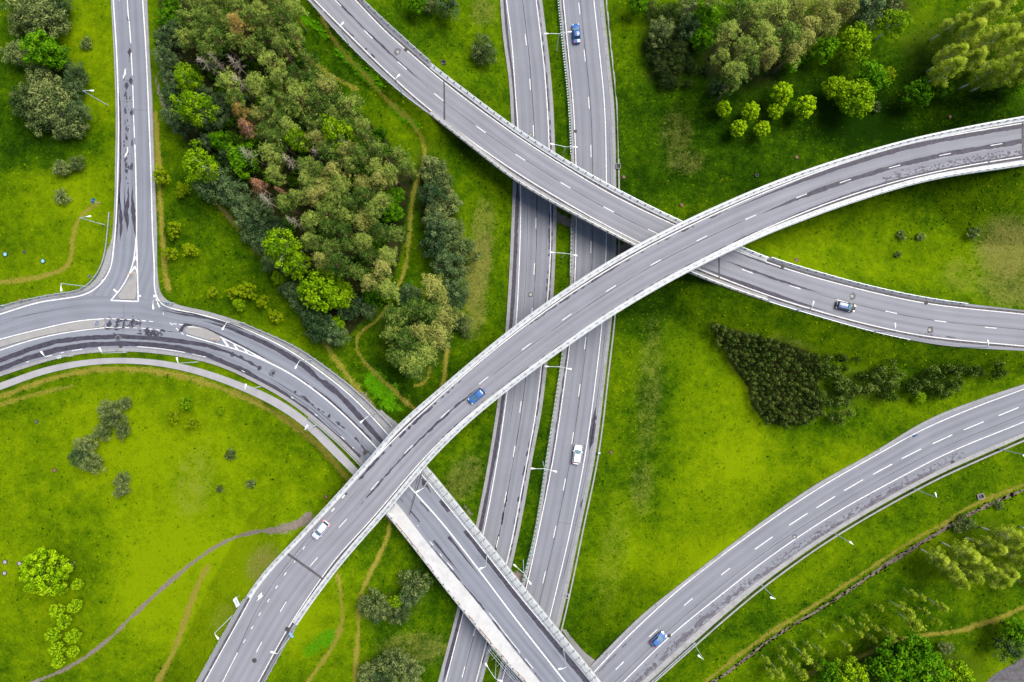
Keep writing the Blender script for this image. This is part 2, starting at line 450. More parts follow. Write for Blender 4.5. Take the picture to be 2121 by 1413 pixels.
RBK = line([(0, 772), (46.6, 757), (140, 732), (246, 721), (299, 723), (366, 731), (449, 750), (530, 786), (594.5, 822), (660, 870), (739, 943), (815, 1034), (893, 1135), (993.7, 1255), (1055, 1334), (1122, 1417)], 250, 300)
RBO = line([(0, 780), (66, 758), (150, 736), (246, 728), (299, 730), (366, 738), (449, 757), (530, 794), (596.5, 832), (655, 877), (733, 948), (809, 1039), (888, 1140), (989, 1260), (1050, 1339), (1117, 1420)], 250, 300)
WALKO = line([(775, 1044), (794.5, 1058), (823, 1091), (948.5, 1251), (1060, 1385), (1087, 1413)], 0, 300, sigma=6)
RCL = line([(565, 755), (596.5, 771), (680, 831), (779.5, 927.5), (844.7, 1003.6), (918, 1086), (992, 1181), (1060, 1271.4), (1170.5, 1413)], 0, 300)

STO = line([(1231, 1372), (1328, 1275), (1395, 1221), (1529, 1117), (1590, 1072), (1690, 1003.6), (1804, 940), (1922.7, 869), (2022.5, 829), (2121, 796)], 60, 300)
STW = line([(1231, 1392), (1294, 1325), (1395, 1231), (1495, 1151), (1590, 1082), (1700, 1009), (1820, 940), (1906, 892.5), (2006, 849), (2121, 806)], 60, 300)
SBW = line([(1291, 1413), (1388, 1318), (1495, 1231), (1590, 1157), (1724, 1067), (1874.6, 983.5), (1960, 940), (2121, 874)], 60, 300)
SBK = line([(1328, 1413), (1411.5, 1337), (1500, 1258), (1590, 1189), (1724, 1097), (1925, 983.5), (2018.5, 940), (2121, 897)], 60, 300)
SBO = line([(1345, 1413), (1425, 1341), (1508, 1268), (1590, 1201), (1724, 1107), (1935, 988), (2036, 942), (2121, 905)], 60, 300)

# ------------------------------------------------------------------ terrain
_fx = np.arange(-128, 128.01, 0.5); _fy = np.arange(-88, 88.01, 0.5)
_g = np.cumsum(2.0 * 1.42 ** np.arange(17))
GX = np.concatenate([-128 - _g[::-1], _fx, 128 + _g]); GY = np.concatenate([-88 - _g[::-1], _fy, 88 + _g])
XX, YY = np.meshgrid(GX, GY, indexing='ij')
xy = np.column_stack([XX.ravel(), YY.ravel()])


def smooth01(t):
    t = np.clip(t, 0, 1); return t * t * (3 - 2 * t)


def vnoise(x, y, scale, seed):
    r = np.random.default_rng(seed); T = r.random((64, 64))
    u = x / scale; v = y / scale
    i = np.floor(u).astype(int); j = np.floor(v).astype(int)
    a = smooth01(u - i); b = smooth01(v - j)
    g = lambda p, q: T[p % 64, q % 64]
    return (g(i, j) * (1 - a) + g(i + 1, j) * a) * (1 - b) + (g(i, j + 1) * (1 - a) + g(i + 1, j + 1) * a) * b


G = 3.5 * smooth01((-2.0 - xy[:, 0] + 0.12 * xy[:, 1]) / 26.0) + 0.35 * (vnoise(xy[:, 0], xy[:, 1], 14, 1) - 0.5)
NEAR = (np.abs(xy[:, 0]) < 190) & (np.abs(xy[:, 1]) < 140)


def road_field(w):
    """horizontal distance outside the road body, road height (near field only)"""
    q = xy[NEAR]
    D, I = seg_dist(q, w)
    k = np.arange(len(w))
    hw = np.interp(I, k, w[:, 3]); z = np.interp(I, k, w[:, 2])
    t = tangents(w); i0 = np.clip(I.astype(int), 0, len(w) - 1)
    foot = np.column_stack([np.interp(I, k, w[:, 0]), np.interp(I, k, w[:, 1])])
    dv = q - foot
    lon = np.abs((dv * t[i0]).sum(1)); lat = np.abs(dv[:, 0] * -t[i0, 1] + dv[:, 1] * t[i0, 0])
    d = np.hypot(np.maximum(0, lat - hw), np.where((I < 1e-3) | (I > len(w) - 1.001), lon, 0))
    return d, z


EMB = [(rD, (300, -400), (922, 208)), (rD, (1500, 547), (2500, 740)), (rU, (628, 1180), (300, 1800)), (rU, (2130, 289), (2500, 240)),
       (rR, (-300, 800), (850, 1002)), (rR, (1196, 1440), (1400, 1700)), (rS, None, None), (rF, None, None)]
for rd, a, b in EMB:
    d, z = road_field(rd.world(a, b))
    G[NEAR] = np.maximum(G[NEAR], z - 0.14 - 0.62 * d)
CUT = [(rA, None, None, .85), (rB, None, None, .85), (rN, None, None, .8), (rD, (300, -400), (922, 208), .8), (rD, (1500, 547), (2500, 740), .8),
       (rU, (628, 1180), (300, 1800), .8), (rR, (-300, 800), (850, 1002), .8), (rS, None, None, .8), (rF, None, None, .8)]
for rd, a, b, sl in CUT:
    d, z = road_field(rd.world(a, b))
    G[NEAR] = np.minimum(G[NEAR], z - 0.14 + sl * np.maximum(0, d - 0.45))
ZG = G.reshape(XX.shape)


def gz(x, y):
    x = np.asarray(x, float); y = np.asarray(y, float)
    i = np.clip(np.searchsorted(GX, x) - 1, 0, len(GX) - 2); j = np.clip(np.searchsorted(GY, y) - 1, 0, len(GY) - 2)
    a = (x - GX[i]) / (GX[i + 1] - GX[i]); b = (y - GY[j]) / (GY[j + 1] - GY[j])
    return (ZG[i, j] * (1 - a) + ZG[i + 1, j] * a) * (1 - b) + (ZG[i, j + 1] * (1 - a) + ZG[i + 1, j + 1] * a) * b


def on_ground(px, py, lift=0.0):
    """world point on the terrain for a surveyed plan point; lift: height above ground at which it was measured"""
    px = np.asarray(px, float); py = np.asarray(py, float)
    z = np.zeros_like(px) + 2.0
    for _ in range(8):
        w = PA(px, py, z + lift); z = 0.5 * z + 0.5 * gz(w[..., 0], w[..., 1])
    w = PA(px, py, z + lift); w[..., 2] = gz(w[..., 0], w[..., 1])
    return w


# ------------------------------------------------------------------ ground cover masks (what grows where; tone also carries painted light and shade)
GPX, GPY = to_plan(xy[:, 0], xy[:, 1], G)
gp = np.column_stack([GPX, GPY])
INV = NEAR & (GPX > -320) & (GPX < 2440) & (GPY > -320) & (GPY < 1740)
trail = np.zeros(len(xy)); dirt = np.zeros(len(xy)); lush = np.zeros(len(xy)); dry = np.zeros(len(xy)); floor_ = np.zeros(len(xy))
tone = np.full(len(xy), 0.45)


def band(arr, pts, width, val=1.0, soft=0.5, ext=(0, 0)):
    p = line(pts, ext[0], ext[1], 6, 8)
    box = INV & (GPX > p[:, 0].min() - width * 2) & (GPX < p[:, 0].max() + width * 2) & (GPY > p[:, 1].min() - width * 2) & (GPY < p[:, 1].max() + width * 2)
    if not box.any(): return
    d, _ = seg_dist(gp[box], p)
    d = d * (1 + .7 * (vnoise(xy[box, 0] + 300, xy[box, 1] + 300, 1.6, 51) - .5) + .6 * (vnoise(xy[box, 0] + 300, xy[box, 1] + 300, 5.0, 52) - .5))
    arr[box] = np.maximum(arr[box], val * (1 - smooth01((d / (width / 2) - 1 + soft) / (2 * soft))))


def spot(arr, cx, cy, rx, ry, val, rot=0.0, add=False):
    c, s = math.cos(math.radians(rot)), math.sin(math.radians(rot))
    dx = GPX - cx; dy = GPY - cy
    d = np.hypot((dx * c + dy * s) / rx, (-dx * s + dy * c) / ry)
    w = val * smooth01((1.35 - d) / 0.9)
    if add: arr += w
    else: np.maximum(arr, w, out=arr)


def inside(px, py, poly):
    r = np.zeros(np.shape(px), bool); n = len(poly)
    for i in range(n):
        x1, y1 = poly[i]; x2, y2 = poly[(i + 1) % n]
        c = (y1 > py) != (y2 > py)
        r ^= c & (px < (x2 - x1) * (py - y1) / (y2 - y1 + 1e-12) + x1)
    return r


YEL = [([(0, 584), (60, 578), (120, 562), (145, 545), (150, 500), (160, 460), (185, 432), (205, 420)], 9, .9),
       ([(322, 235), (328, 330), (332, 420), (337, 500), (341, 560), (350, 600)], 10, .9),
       ([(322, 1420), (355, 1360), (375, 1310), (395, 1250), (412, 1205), (432, 1172)], 10, .9),
       ([(640, -20), (700, 95), (760, 160), (805, 210), (850, 250), (875, 290), (880, 320), (865, 370), (852, 430), (848, 490), (838, 560), (815, 612), (780, 665), (745, 690), (737, 720), (760, 755), (800, 795), (850, 840), (868, 852)], 7.5, .65),
       ([(590, -20), (588, 30), (600, 70), (650, 130), (700, 165), (740, 185)], 7, .6),
       ([(435, 405), (480, 455), (540, 525), (590, 590), (640, 660), (665, 700), (700, 750), (760, 830), (800, 875)], 10, .6),
       ([(926, 725), (918, 800)], 7, .8), ([(860, 800), (885, 790), (890, 760)], 6, .7),
       ([(808, 1078), (803, 1110), (780, 1160), (760, 1200), (745, 1240), (742, 1300), (738, 1360), (732, 1420)], 8, .85),
       ([(700, 1190), (705, 1230), (710, 1280), (695, 1330), (660, 1380), (630, 1425)], 8, .75),
       ([(2121, 1258), (2050, 1287), (1980, 1308), (1900, 1318), (1840, 1333), (1780, 1362), (1730, 1378), (1660, 1400)], 8, .7),
       ([(2121, 1004), (2060, 1028), (1990, 1060), (1960, 1082), (1900, 1114), (1800, 1179), (1700, 1246), (1600, 1308), (1520, 1365), (1460, 1413)], 8, .6),
       ([(0, 822), (100, 786), (200, 766), (299, 766), (399, 785), (530, 834), (596, 872), (640, 905), (690, 955), (728, 1000)], 11, .7),
       ([(0, 838), (80, 815), (150, 800)], 9, .6),
       ([(350, 640), (432, 662), (499, 680), (560, 705), (620, 745), (680, 800), (740, 860), (790, 890)], 12, .45)]
for p, w, v in YEL: band(trail, p, w * 1.05, min(1.1, v * 1.3), .75, (0, 0))
DRT = [([(40, 1425), (150, 1378), (230, 1320), (270, 1280), (330, 1225), (400, 1165), (470, 1120), (530, 1102), (590, 1095), (640, 1078)], 6.5, 1.), ([(560, 1100), (600, 1092), (640, 1070)], 14, .9),
       ([(322, 160), (332, 200), (345, 230), (362, 272)], 5, .9), ([(440, 410), (490, 470), (545, 535), (600, 605)], 3.5, .55), ([(1145, 440), (1165, 455), (1184, 462)], 16, .9), ([(1280, 520), (1310, 508)], 16, .8),
       ([(1068, 1190), (1078, 1200)], 12, .9), ([(750, 812), (770, 840), (788, 868)], 4, .9), ([(975, 1065), (962, 1048)], 8, .5)]
for p, w, v in DRT: band(dirt, p, w * 1.15, v, .6)
for p, w in [([(620, 18), (645, 45), (675, 75)], 13), ([(700, 105), (740, 140), (785, 180)], 19), ([(815, 222), (840, 245), (868, 264)], 15), ([(770, 785), (790, 805), (800, 825)], 34), ([(640, 1345), (680, 1325)], 26)]:
    band(lush, p, w * 1.1, .85, 1.0)
for c in [(990, 560, 30, 120, .75, 8), (985, 650, 26, 60, .6, 10), (545, 1170, 38, 50, .8, 20), (860, 1345, 90, 40, .5, 0), (2085, 520, 70, 80, .85, 0), (2085, 600, 80, 40, .6, 10), (1990, 570, 50, 40, .4, 0), (1400, 275, 40, 60, .4, 0), (1420, 335, 50, 30, .45, 0),
          (1345, 800, 34, 170, .36, 4), (1268, 1150, 34, 130, .3, 10), (1640, 712, 60, 16, .4, 14), (1000, 25, 30, 35, .5, 0), (960, 990, 40, 60, .5, 30), (1650, 740, 60, 30, .4, 30), (400, 1000, 50, 90, .35, 10), (880, 715, 40, 60, .4, 0), (1000, 470, 30, 70, .55, 5), (1740, 820, 40, 70, .3, 0), (470, 1290, 40, 60, .35, 20), (1330, 1010, 30, 70, .4, 5), (720, 640, 60, 40, .4, 0)]:
    spot(dry, *c[:5], rot=c[5])
# grass type with light falloff and shade painted in: 0 dark .. 1 light
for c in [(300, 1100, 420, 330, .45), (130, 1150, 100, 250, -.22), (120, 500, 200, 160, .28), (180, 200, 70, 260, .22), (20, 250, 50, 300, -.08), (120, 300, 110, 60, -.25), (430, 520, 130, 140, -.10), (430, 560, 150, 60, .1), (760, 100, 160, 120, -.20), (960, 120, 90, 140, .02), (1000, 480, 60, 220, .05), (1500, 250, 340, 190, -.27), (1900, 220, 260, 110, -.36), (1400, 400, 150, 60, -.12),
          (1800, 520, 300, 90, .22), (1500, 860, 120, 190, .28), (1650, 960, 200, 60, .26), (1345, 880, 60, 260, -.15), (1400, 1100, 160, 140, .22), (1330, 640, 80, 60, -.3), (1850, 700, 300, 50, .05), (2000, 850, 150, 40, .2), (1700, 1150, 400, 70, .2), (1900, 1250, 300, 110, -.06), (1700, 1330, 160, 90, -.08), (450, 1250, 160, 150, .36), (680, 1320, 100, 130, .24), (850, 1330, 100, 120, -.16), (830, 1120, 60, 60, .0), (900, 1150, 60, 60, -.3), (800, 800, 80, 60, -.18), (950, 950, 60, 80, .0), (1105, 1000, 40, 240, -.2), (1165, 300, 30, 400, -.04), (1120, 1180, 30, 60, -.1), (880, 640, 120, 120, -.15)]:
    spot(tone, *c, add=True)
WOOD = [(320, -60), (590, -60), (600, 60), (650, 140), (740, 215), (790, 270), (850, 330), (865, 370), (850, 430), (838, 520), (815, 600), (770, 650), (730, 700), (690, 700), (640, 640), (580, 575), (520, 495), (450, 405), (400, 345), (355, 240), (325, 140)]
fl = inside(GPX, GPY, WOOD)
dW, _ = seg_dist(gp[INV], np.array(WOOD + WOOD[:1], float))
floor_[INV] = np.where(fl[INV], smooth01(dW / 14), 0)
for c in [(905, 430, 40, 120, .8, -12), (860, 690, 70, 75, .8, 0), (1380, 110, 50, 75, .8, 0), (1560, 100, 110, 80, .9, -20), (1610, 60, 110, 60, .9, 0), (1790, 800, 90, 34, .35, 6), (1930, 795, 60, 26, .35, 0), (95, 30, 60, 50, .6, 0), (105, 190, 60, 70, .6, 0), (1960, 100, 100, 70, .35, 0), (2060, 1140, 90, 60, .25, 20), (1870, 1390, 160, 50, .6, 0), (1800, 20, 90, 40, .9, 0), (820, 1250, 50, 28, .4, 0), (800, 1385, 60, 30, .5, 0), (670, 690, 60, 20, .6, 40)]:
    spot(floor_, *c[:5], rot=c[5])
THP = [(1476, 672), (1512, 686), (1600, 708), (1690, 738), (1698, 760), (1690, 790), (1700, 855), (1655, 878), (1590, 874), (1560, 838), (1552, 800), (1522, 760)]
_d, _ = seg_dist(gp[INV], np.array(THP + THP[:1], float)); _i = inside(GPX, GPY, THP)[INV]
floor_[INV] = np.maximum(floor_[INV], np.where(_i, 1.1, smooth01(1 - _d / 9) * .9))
np.clip(tone, 0.0, 1.0, out=tone)
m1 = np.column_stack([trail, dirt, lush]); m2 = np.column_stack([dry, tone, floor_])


def grass_mat():
    m, nt, bs = mat_base('meadow')
    geo = N(nt, 'ShaderNodeNewGeometry').outputs['Position']
    A = N(nt, 'ShaderNodeAttribute', attribute_name='m1').outputs['Color']; B = N(nt, 'ShaderNodeAttribute', attribute_name='m2').outputs['Color']
    s1 = N(nt, 'ShaderNodeSeparateColor'); nt.links.new(A, s1.inputs[0])
    s2 = N(nt, 'ShaderNodeSeparateColor'); nt.links.new(B, s2.inputs[0])
    n_big = noise(nt, geo, 0.05, 5, 0.6); n_mid = noise(nt, geo, 0.35, 5, 0.65); n_fine = noise(nt, geo, 2.6, 4, 0.75); n_hi = noise(nt, geo, 9.0, 2, 0.7); n_one = noise(nt, geo, 0.95, 4, 0.7)
    sub = lambda n, k: math_(nt, 'MULTIPLY', math_(nt, 'SUBTRACT', n, 0.5), k)
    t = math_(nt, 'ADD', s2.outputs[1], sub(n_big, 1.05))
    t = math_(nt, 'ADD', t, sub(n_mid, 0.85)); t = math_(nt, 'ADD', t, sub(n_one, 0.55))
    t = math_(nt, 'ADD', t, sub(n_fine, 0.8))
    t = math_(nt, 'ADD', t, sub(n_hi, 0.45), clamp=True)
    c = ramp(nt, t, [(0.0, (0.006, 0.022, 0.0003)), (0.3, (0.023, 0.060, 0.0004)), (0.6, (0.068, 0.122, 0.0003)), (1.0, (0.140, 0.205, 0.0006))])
    def msk(src, k):
        return math_(nt, 'MULTIPLY', math_(nt, 'ADD', src, math_(nt, 'ADD', sub(n_mid, 0.5), sub(n_fine, 0.9))), k, clamp=True)
    def over(c, src, col, lo, hi):
        f = math_(nt, 'ADD', src, math_(nt, 'ADD', math_(nt, 'ADD', sub(n_mid, 0.8), sub(n_one, 0.8)), math_(nt, 'ADD', sub(n_fine, 1.2), sub(n_hi, 0.6))))
        f = math_(nt, 'MULTIPLY', math_(nt, 'GREATER_THAN', src, 0.02), N_mr(f, lo, hi))
        return mix(nt, f, c, col)
    def N_mr(f, lo, hi):
        r = N(nt, 'ShaderNodeMapRange', clamp=True); r.inputs[1].default_value = lo; r.inputs[2].default_value = hi
        nt.links.new(f, r.inputs[0]); return r.outputs[0]
    c = over(c, s2.outputs[0], ramp(nt, n_fine, [(0.3, (0.120, 0.110, 0.018)), (0.7, (0.200, 0.175, 0.055))]), 0.25, 1.2)
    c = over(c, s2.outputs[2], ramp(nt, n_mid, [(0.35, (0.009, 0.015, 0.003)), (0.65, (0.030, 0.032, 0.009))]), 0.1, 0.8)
    c = over(c, s1.outputs[2], ramp(nt, n_fine, [(0.3, (0.036, 0.130, 0.001)), (0.7, (0.080, 0.225, 0.002))]), 0.3, 0.7)
    c = over(c, s1.outputs[0], ramp(nt, n_fine, [(0.3, (0.130, 0.122, 0.008)), (0.7, (0.240, 0.205, 0.036))]), 0.2, 0.95)
    c = over(c, s1.outputs[1], ramp(nt, n_fine, [(0.3, (0.110, 0.088, 0.066)), (0.7, (0.205, 0.175, 0.148))]), 0.3, 0.7)
    # dandelions: small yellow dots in patches
    vo = N(nt, 'ShaderNodeTexVoronoi'); vo.inputs['Scale'].default_value = 1.1; nt.links.new(geo, vo.inputs['Vector'])
    dots = math_(nt, 'MULTIPLY', math_(nt, 'LESS_THAN', vo.outputs['Distance'], 0.16), N_mr(n_big, 0.45, 0.62))
    c = mix(nt, math_(nt, 'MULTIPLY', dots, 0.55), c, (0.20, 0.19, 0.006))
    nt.links.new(c, bs.inputs['Base Color'])
    bs.inputs['Roughness'].default_value = 0.9; bs.inputs['Specular IOR Level'].default_value = 0.02
    h = math_(nt, 'ADD', math_(nt, 'MULTIPLY', n_fine, 0.7), math_(nt, 'MULTIPLY', n_hi, 0.3))
    bump(nt, bs, h, 0.9, 0.22)
    return m


M['grass'] = grass_mat()
nx, ny = XX.shape
idx = np.arange(nx * ny).reshape(nx, ny)
gf = np.stack([idx[:-1, :-1], idx[1:, :-1], idx[1:, 1:], idx[:-1, 1:]], -1).reshape(-1, 4)
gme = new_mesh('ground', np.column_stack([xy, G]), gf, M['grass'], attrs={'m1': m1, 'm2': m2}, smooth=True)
props(put('ground', gme), kind='structure')

# ------------------------------------------------------------------ ribbons
def ribbon(name, L, R, zf, dz, mat, parent=None, nlat=4, step=6.0, split=True):
    L = np.asarray(L)[:, :2]; R = np.asarray(R)[:, :2]
    n = max(3, int(max(arclen(L)[-1], arclen(R)[-1]) / step))
    l = resample(L, n); r = resample(R, n)
    t = np.linspace(0, 1, nlat + 1)[None, :, None]
    q = (l[:, None] * (1 - t) + r[:, None] * t)
    z = zf(q.reshape(-1, 2)) + dz
    w = PA(q[..., 0].ravel(), q[..., 1].ravel(), z)
    g = w.reshape(n, nlat + 1, 3)
    v = np.concatenate([[0], np.cumsum(np.linalg.norm(np.diff(g[:, nlat // 2], axis=0), axis=1))])
    wid = np.linalg.norm(g[:, -1] - g[:, 0], axis=1)
    uv = np.stack([(t[0, :, 0][None] - 0.5) * wid[:, None], np.repeat(v[:, None], nlat + 1, 1)], -1).reshape(-1, 2)
    i = np.arange(n * (nlat + 1)).reshape(n, nlat + 1)
    f = np.stack([i[:-1, :-1], i[1:, :-1], i[1:, 1:], i[:-1, 1:]], -1).reshape(-1, 4)
    me = new_mesh(name, w, f, mat, uv=uv, smooth=True)
    if me.polygons[0].normal.z < 0: me.flip_normals()
    return put(name, me, parent)


def slab(name, L, R, zf, top, bot, mat, parent=None, step=7.0):
    """strip with a top face and two side faces"""
    L = np.asarray(L)[:, :2]; R = np.asarray(R)[:, :2]
    n = max(3, int(max(arclen(L)[-1], arclen(R)[-1]) / step))
    l = resample(L, n); r = resample(R, n)
    zl = zf(l); zr = zf(r)
    ring = np.stack([PA(l[:, 0], l[:, 1], zl + bot), PA(l[:, 0], l[:, 1], zl + top), PA(r[:, 0], r[:, 1], zr + top), PA(r[:, 0], r[:, 1], zr + bot)], 1)
    # keep side faces vertical in plan
    ring[:, 0, :2] = ring[:, 1, :2]; ring[:, 3, :2] = ring[:, 2, :2]
    v = np.concatenate([[0], np.cumsum(np.linalg.norm(np.diff(ring[:, 1], axis=0), axis=1))])
    uv = np.stack([np.tile(np.array([0, .3, 1.3, 1.6]), (n, 1)), np.repeat(v[:, None], 4, 1)], -1).reshape(-1, 2)
    i = np.arange(n * 4).reshape(n, 4)
    f = np.stack([i[:-1, :-1], i[1:, :-1], i[1:, 1:], i[:-1, 1:]], -1).reshape(-1, 4).tolist()
    f += [[0, 1, 2, 3], [int(k) for k in i[-1][::-1]]]
    me = new_mesh(name, ring.reshape(-1, 3), f, mat, uv=uv)
    bm = bmesh.new(); bm.from_mesh(me); bmesh.ops.recalc_face_normals(bm, faces=bm.faces); bm.to_mesh(me); bm.free()
    return put(name, me, parent)


def wline(p, zf, dz, step_m=0.5):
    p = np.asarray(p)[:, :2]
    z = zf(p); w = PA(p[:, 0], p[:, 1], z + dz)
    s = np.concatenate([[0], np.cumsum(np.linalg.norm(np.diff(w, axis=0), axis=1))])
    n = max(2, int(s[-1] / step_m) + 1)
    t = np.linspace(0, s[-1], n)
    return np.stack([np.interp(t, s, w[:, k]) for k in range(3)], 1), t


def stroke_into(mb, w, wl, wr):
    t = tangents(w); nrm = np.column_stack([-t[:, 1], t[:, 0], np.zeros(len(w))])
    a = w + nrm * np.asarray(wl)[..., None] if np.ndim(wl) else w + nrm * wl
    b = w - nrm * np.asarray(wr)[..., None] if np.ndim(wr) else w - nrm * wr
    n = len(w)
    mb.add(np.vstack([b, a]), [(i, i + 1, n + i + 1, n + i) for i in range(n - 1)])


def paint_line(mb, p, zf, width=0.19, dz=0.014, worn=0.0):
    w, s = wline(p, zf, dz, 1.0 if not worn else 0.35)
    if not worn:
        stroke_into(mb, w, width / 2, width / 2); return
    keep = vnoise(s, s * 0 + 3.3, 1.6, int(abs(w[0, 0] * 7)) % 97) > worn
    i = 0
    while i < len(w):
        if keep[i]:
            j = i
            while j + 1 < len(w) and keep[j + 1]: j += 1
            if j > i: stroke_into(mb, w[i:j + 1], width / 2, width / 2)
            i = j + 1
        else: i += 1


def dashes(mb, centres, ref, zf, length=2.2, width=0.17, dz=0.014):
    """dashes along the direction of a reference line, at surveyed centres"""
    t = tangents(ref)
    for cx, cy in centres:
        k = int(np.argmin(np.hypot(ref[:, 0] - cx, ref[:, 1] - cy)))
        h = length / 2 * FPX / CAMH
        p = np.array([[cx, cy]]) + t[k] * np.linspace(-h, h, 3)[:, None]
        w, _ = wline(p, zf, dz, 0.5)
        stroke_into(mb, w, width / 2, width / 2)


def ragged(mb, p, zf, width, dz=0.007, taper=4.0, rag=0.35, seed=0, gaps=0.0, side=None):
    """band of damp or repaired asphalt with an uneven outline"""
    w, s = wline(p, zf, dz, 0.35)
    r = lambda sc, k: vnoise(s, s * 0 + seed * 1.7 + k, sc, 31 + seed) - 0.5
    tp = np.clip(np.minimum(s, s[-1] - s) / max(taper, 0.01), 0.02, 1)
    wl = width / 2 * (1 + rag * 1.2 * r(3.0, .1) + rag * 1.3 * r(0.8, 5.2) + rag * r(12, 8.8)) * tp
    wr = width / 2 * (1 + rag * 1.2 * r(3.0, 2.1) + rag * 1.3 * r(0.8, 7.2) + rag * r(12, 9.8)) * tp
    if gaps > 0:
        f = vnoise(s, s * 0 + seed + .5, 2.2, 77) * .5 + vnoise(s, s * 0 + seed + .2, .7, 78) * .5
        e = smooth01((f - gaps) / .22)
        sh = (vnoise(s, s * 0 + seed + 3.1, 1.1, 79) - .5) * width * .6
        i = 0
        while i < len(w):
            if e[i] > 0:
                j = i
                while j + 1 < len(w) and e[j + 1] > 0: j += 1
                if j > i + 1: stroke_into(mb, w[i:j + 1], np.maximum(.0, wl * e + sh * e)[i:j + 1], np.maximum(.0, wr * e - sh * e)[i:j + 1])
                i = j + 1
            else: i += 1
    else:
        stroke_into(mb, w, np.maximum(.02, wl), np.maximum(.02, wr))


def blotches(mb, p, zf, spread, n, size=(0.15, 0.5), dz=0.008, seed=1):
    """scatter of small irregular damp spots along a line"""
    r = np.random.default_rng(seed)
    w, s = wline(p, zf, dz, 0.4)
    t = tangents(w)
    for _ in range(n):
        k = r.integers(0, len(w)); o = r.normal(0, spread / 2)
        c = w[k] + np.array([-t[k, 1], t[k, 0], 0]) * o
        a = r.uniform(*size); m = r.uniform(1.2, 3.5)
        th = np.linspace(0, 2 * np.pi, 9, endpoint=False)
        rad = a * (0.6 + 0.6 * r.random(9))
        u = np.cos(th) * rad * m; v = np.sin(th) * rad
        mb.add(np.column_stack([c[0] + t[k, 0] * u - t[k, 1] * v, c[1] + t[k, 1] * u + t[k, 0] * v, np.full(9, c[2] + r.uniform(0, .0015))]), [tuple(range(9))])


def poly_into(mb, pts, zf, dz):
    p = np.asarray(pts, float); z = zf(p)
    w = PA(p[:, 0], p[:, 1], z + dz)
    a = 0.5 * np.sum(w[:, 0] * np.roll(w[:, 1], -1) - np.roll(w[:, 0], -1) * w[:, 1])
    if a < 0: w = w[::-1]
    mb.add(w, [tuple(range(len(w)))])


zA, zB, zD, zU, zR, zN, zS, zF = (r.z for r in (rA, rB, rD, rU, rR, rN, rS, rF))


def struct(o): return props(o, kind='structure')
def part(name, mb, mat, parent, smooth=False):
    return mb.put(name, mat, parent, smooth=smooth) if mb.n else None


# ------------------------------------------------------------------ the roads
# -- motorway, carriageway west of the median
mA = struct(ribbon('motorway', ALO, ARO, zA, 0, M['asphalt_motorway']))
slab('kerb_strip', ALO, offset(ALO, -6.5) if offset(ALO, -6.5)[40, 0] > ALO[40, 0] else offset(ALO, 6.5), zA, 0.05, -0.4, M['kerb'], mA)
_in = offset(ARO, 7.0); _in = _in if _in[40, 0] < ARO[40, 0] else offset(ARO, -7.0)
slab('kerb_strip', _in, ARO, zA, 0.05, -0.4, M['kerb'], mA)
mb = MB(); paint_line(mb, ALW, zA); paint_line(mb, ARW, zA)
cen = (resample(ALW, 300) + resample(ARW, 300)) / 2
dashes(mb, [(1080, -14), (1089, 82), (1098, 175), (1105, 271), (1110, 366), (1110, 462), (1106.5, 557), (1101.6, 650), (1092, 748), (1078, 843), (1065, 935), (1047, 1030), (1030.5, 1123), (1007, 1215), (983.6, 1306), (960, 1392)], cen, zA, 2.6)
part('lane_marking', mb, M['paint'], mA)
dirx = 1 if offset(ALO, 1)[40, 0] > ALO[40, 0] else -1
mb = MB(); ragged(mb, offset(trim(ALO, (1062, 372), (907, 1413)), dirx * 10.5), zA, 0.85, seed=3, rag=.3); ragged(mb, offset(trim(ALO, (1040, -300), (1061, 330)), dirx * 9), zA, 0.5, seed=4)
ragged(mb, trim(offset(ARW, -dirx * 3), (1139, 420), (1132, 640)), zA, .45, seed=5, gaps=.42); ragged(mb, trim(offset(ARW, -dirx * 3), (1100, 900), (1060, 1110)), zA, .45, seed=6, gaps=.5)
ragged(mb, trim(offset(ARW, dirx * 3.2), (1110, -200), (990, 1413)), zA, .35, seed=16, gaps=.25)
part('damp_patch', mb, M['wet'], mA)
mb = MB(); ragged(mb, trim(cen + [2.4, 0], (1080, -200), (950, 1413)), zA, .13, seed=8, rag=.6); ragged(mb, trim(cen - [17, 0], (1110, 420), (1060, 900)), zA, .07, seed=9, rag=.6)
ragged(mb, trim(cen + [2.2, 0], (1050, 1010), (985, 1290)), zA, .45, seed=10, gaps=.35)
part('seam', mb, M['tar'], mA)

# -- motorway, carriageway east of the median
mBm = struct(ribbon('motorway', BLO, BRO, zB, 0, M['asphalt_motorway']))
s_ = 1 if offset(BLO, 1)[40, 0] > BLO[40, 0] else -1
slab('kerb_strip', BLO, offset(BLO, s_ * 6.5), zB, 0.05, -0.4, M['kerb'], mBm)
slab('kerb_strip', BRK, BRO, zB, 0.05, -0.4, M['kerb'], mBm)
mb = MB(); paint_line(mb, BLW, zB); paint_line(mb, BRW, zB)
cenB = (resample(BLW, 300) + resample(BRW, 300)) / 2
dashes(mb, [(1185, -85), (1200, 18), (1211, 115), (1219.7, 213), (1224, 313), (1226, 411), (1224, 512), (1219.5, 611), (1212, 711), (1200, 809), (1186, 907.5), (1169, 1003.6), (1149, 1102), (1127, 1196), (1103, 1290), (1080, 1385)], cenB, zB, 2.8)
part('lane_marking', mb, M['paint'], mBm)
mb = MB(); ragged(mb, trim(offset(BLW, -s_ * 3.2), (1160, -200), (1040, 1413)), zB, .38, seed=20, gaps=.2)
ragged(mb, trim(offset(BRW, s_ * 7), (1236, 845), (1226, 935)), zB, 1.2, seed=21, rag=.5, taper=2); ragged(mb, [(1208, 1032), (1206, 1042), (1203, 1055)], zB, .8, seed=22, taper=1)
ragged(mb, trim(offset(BRW, -s_ * 4), (1216, 905), (1207, 965)), zB, .3, seed=23, gaps=.45)
part('damp_patch', mb, M['wet'], mBm)
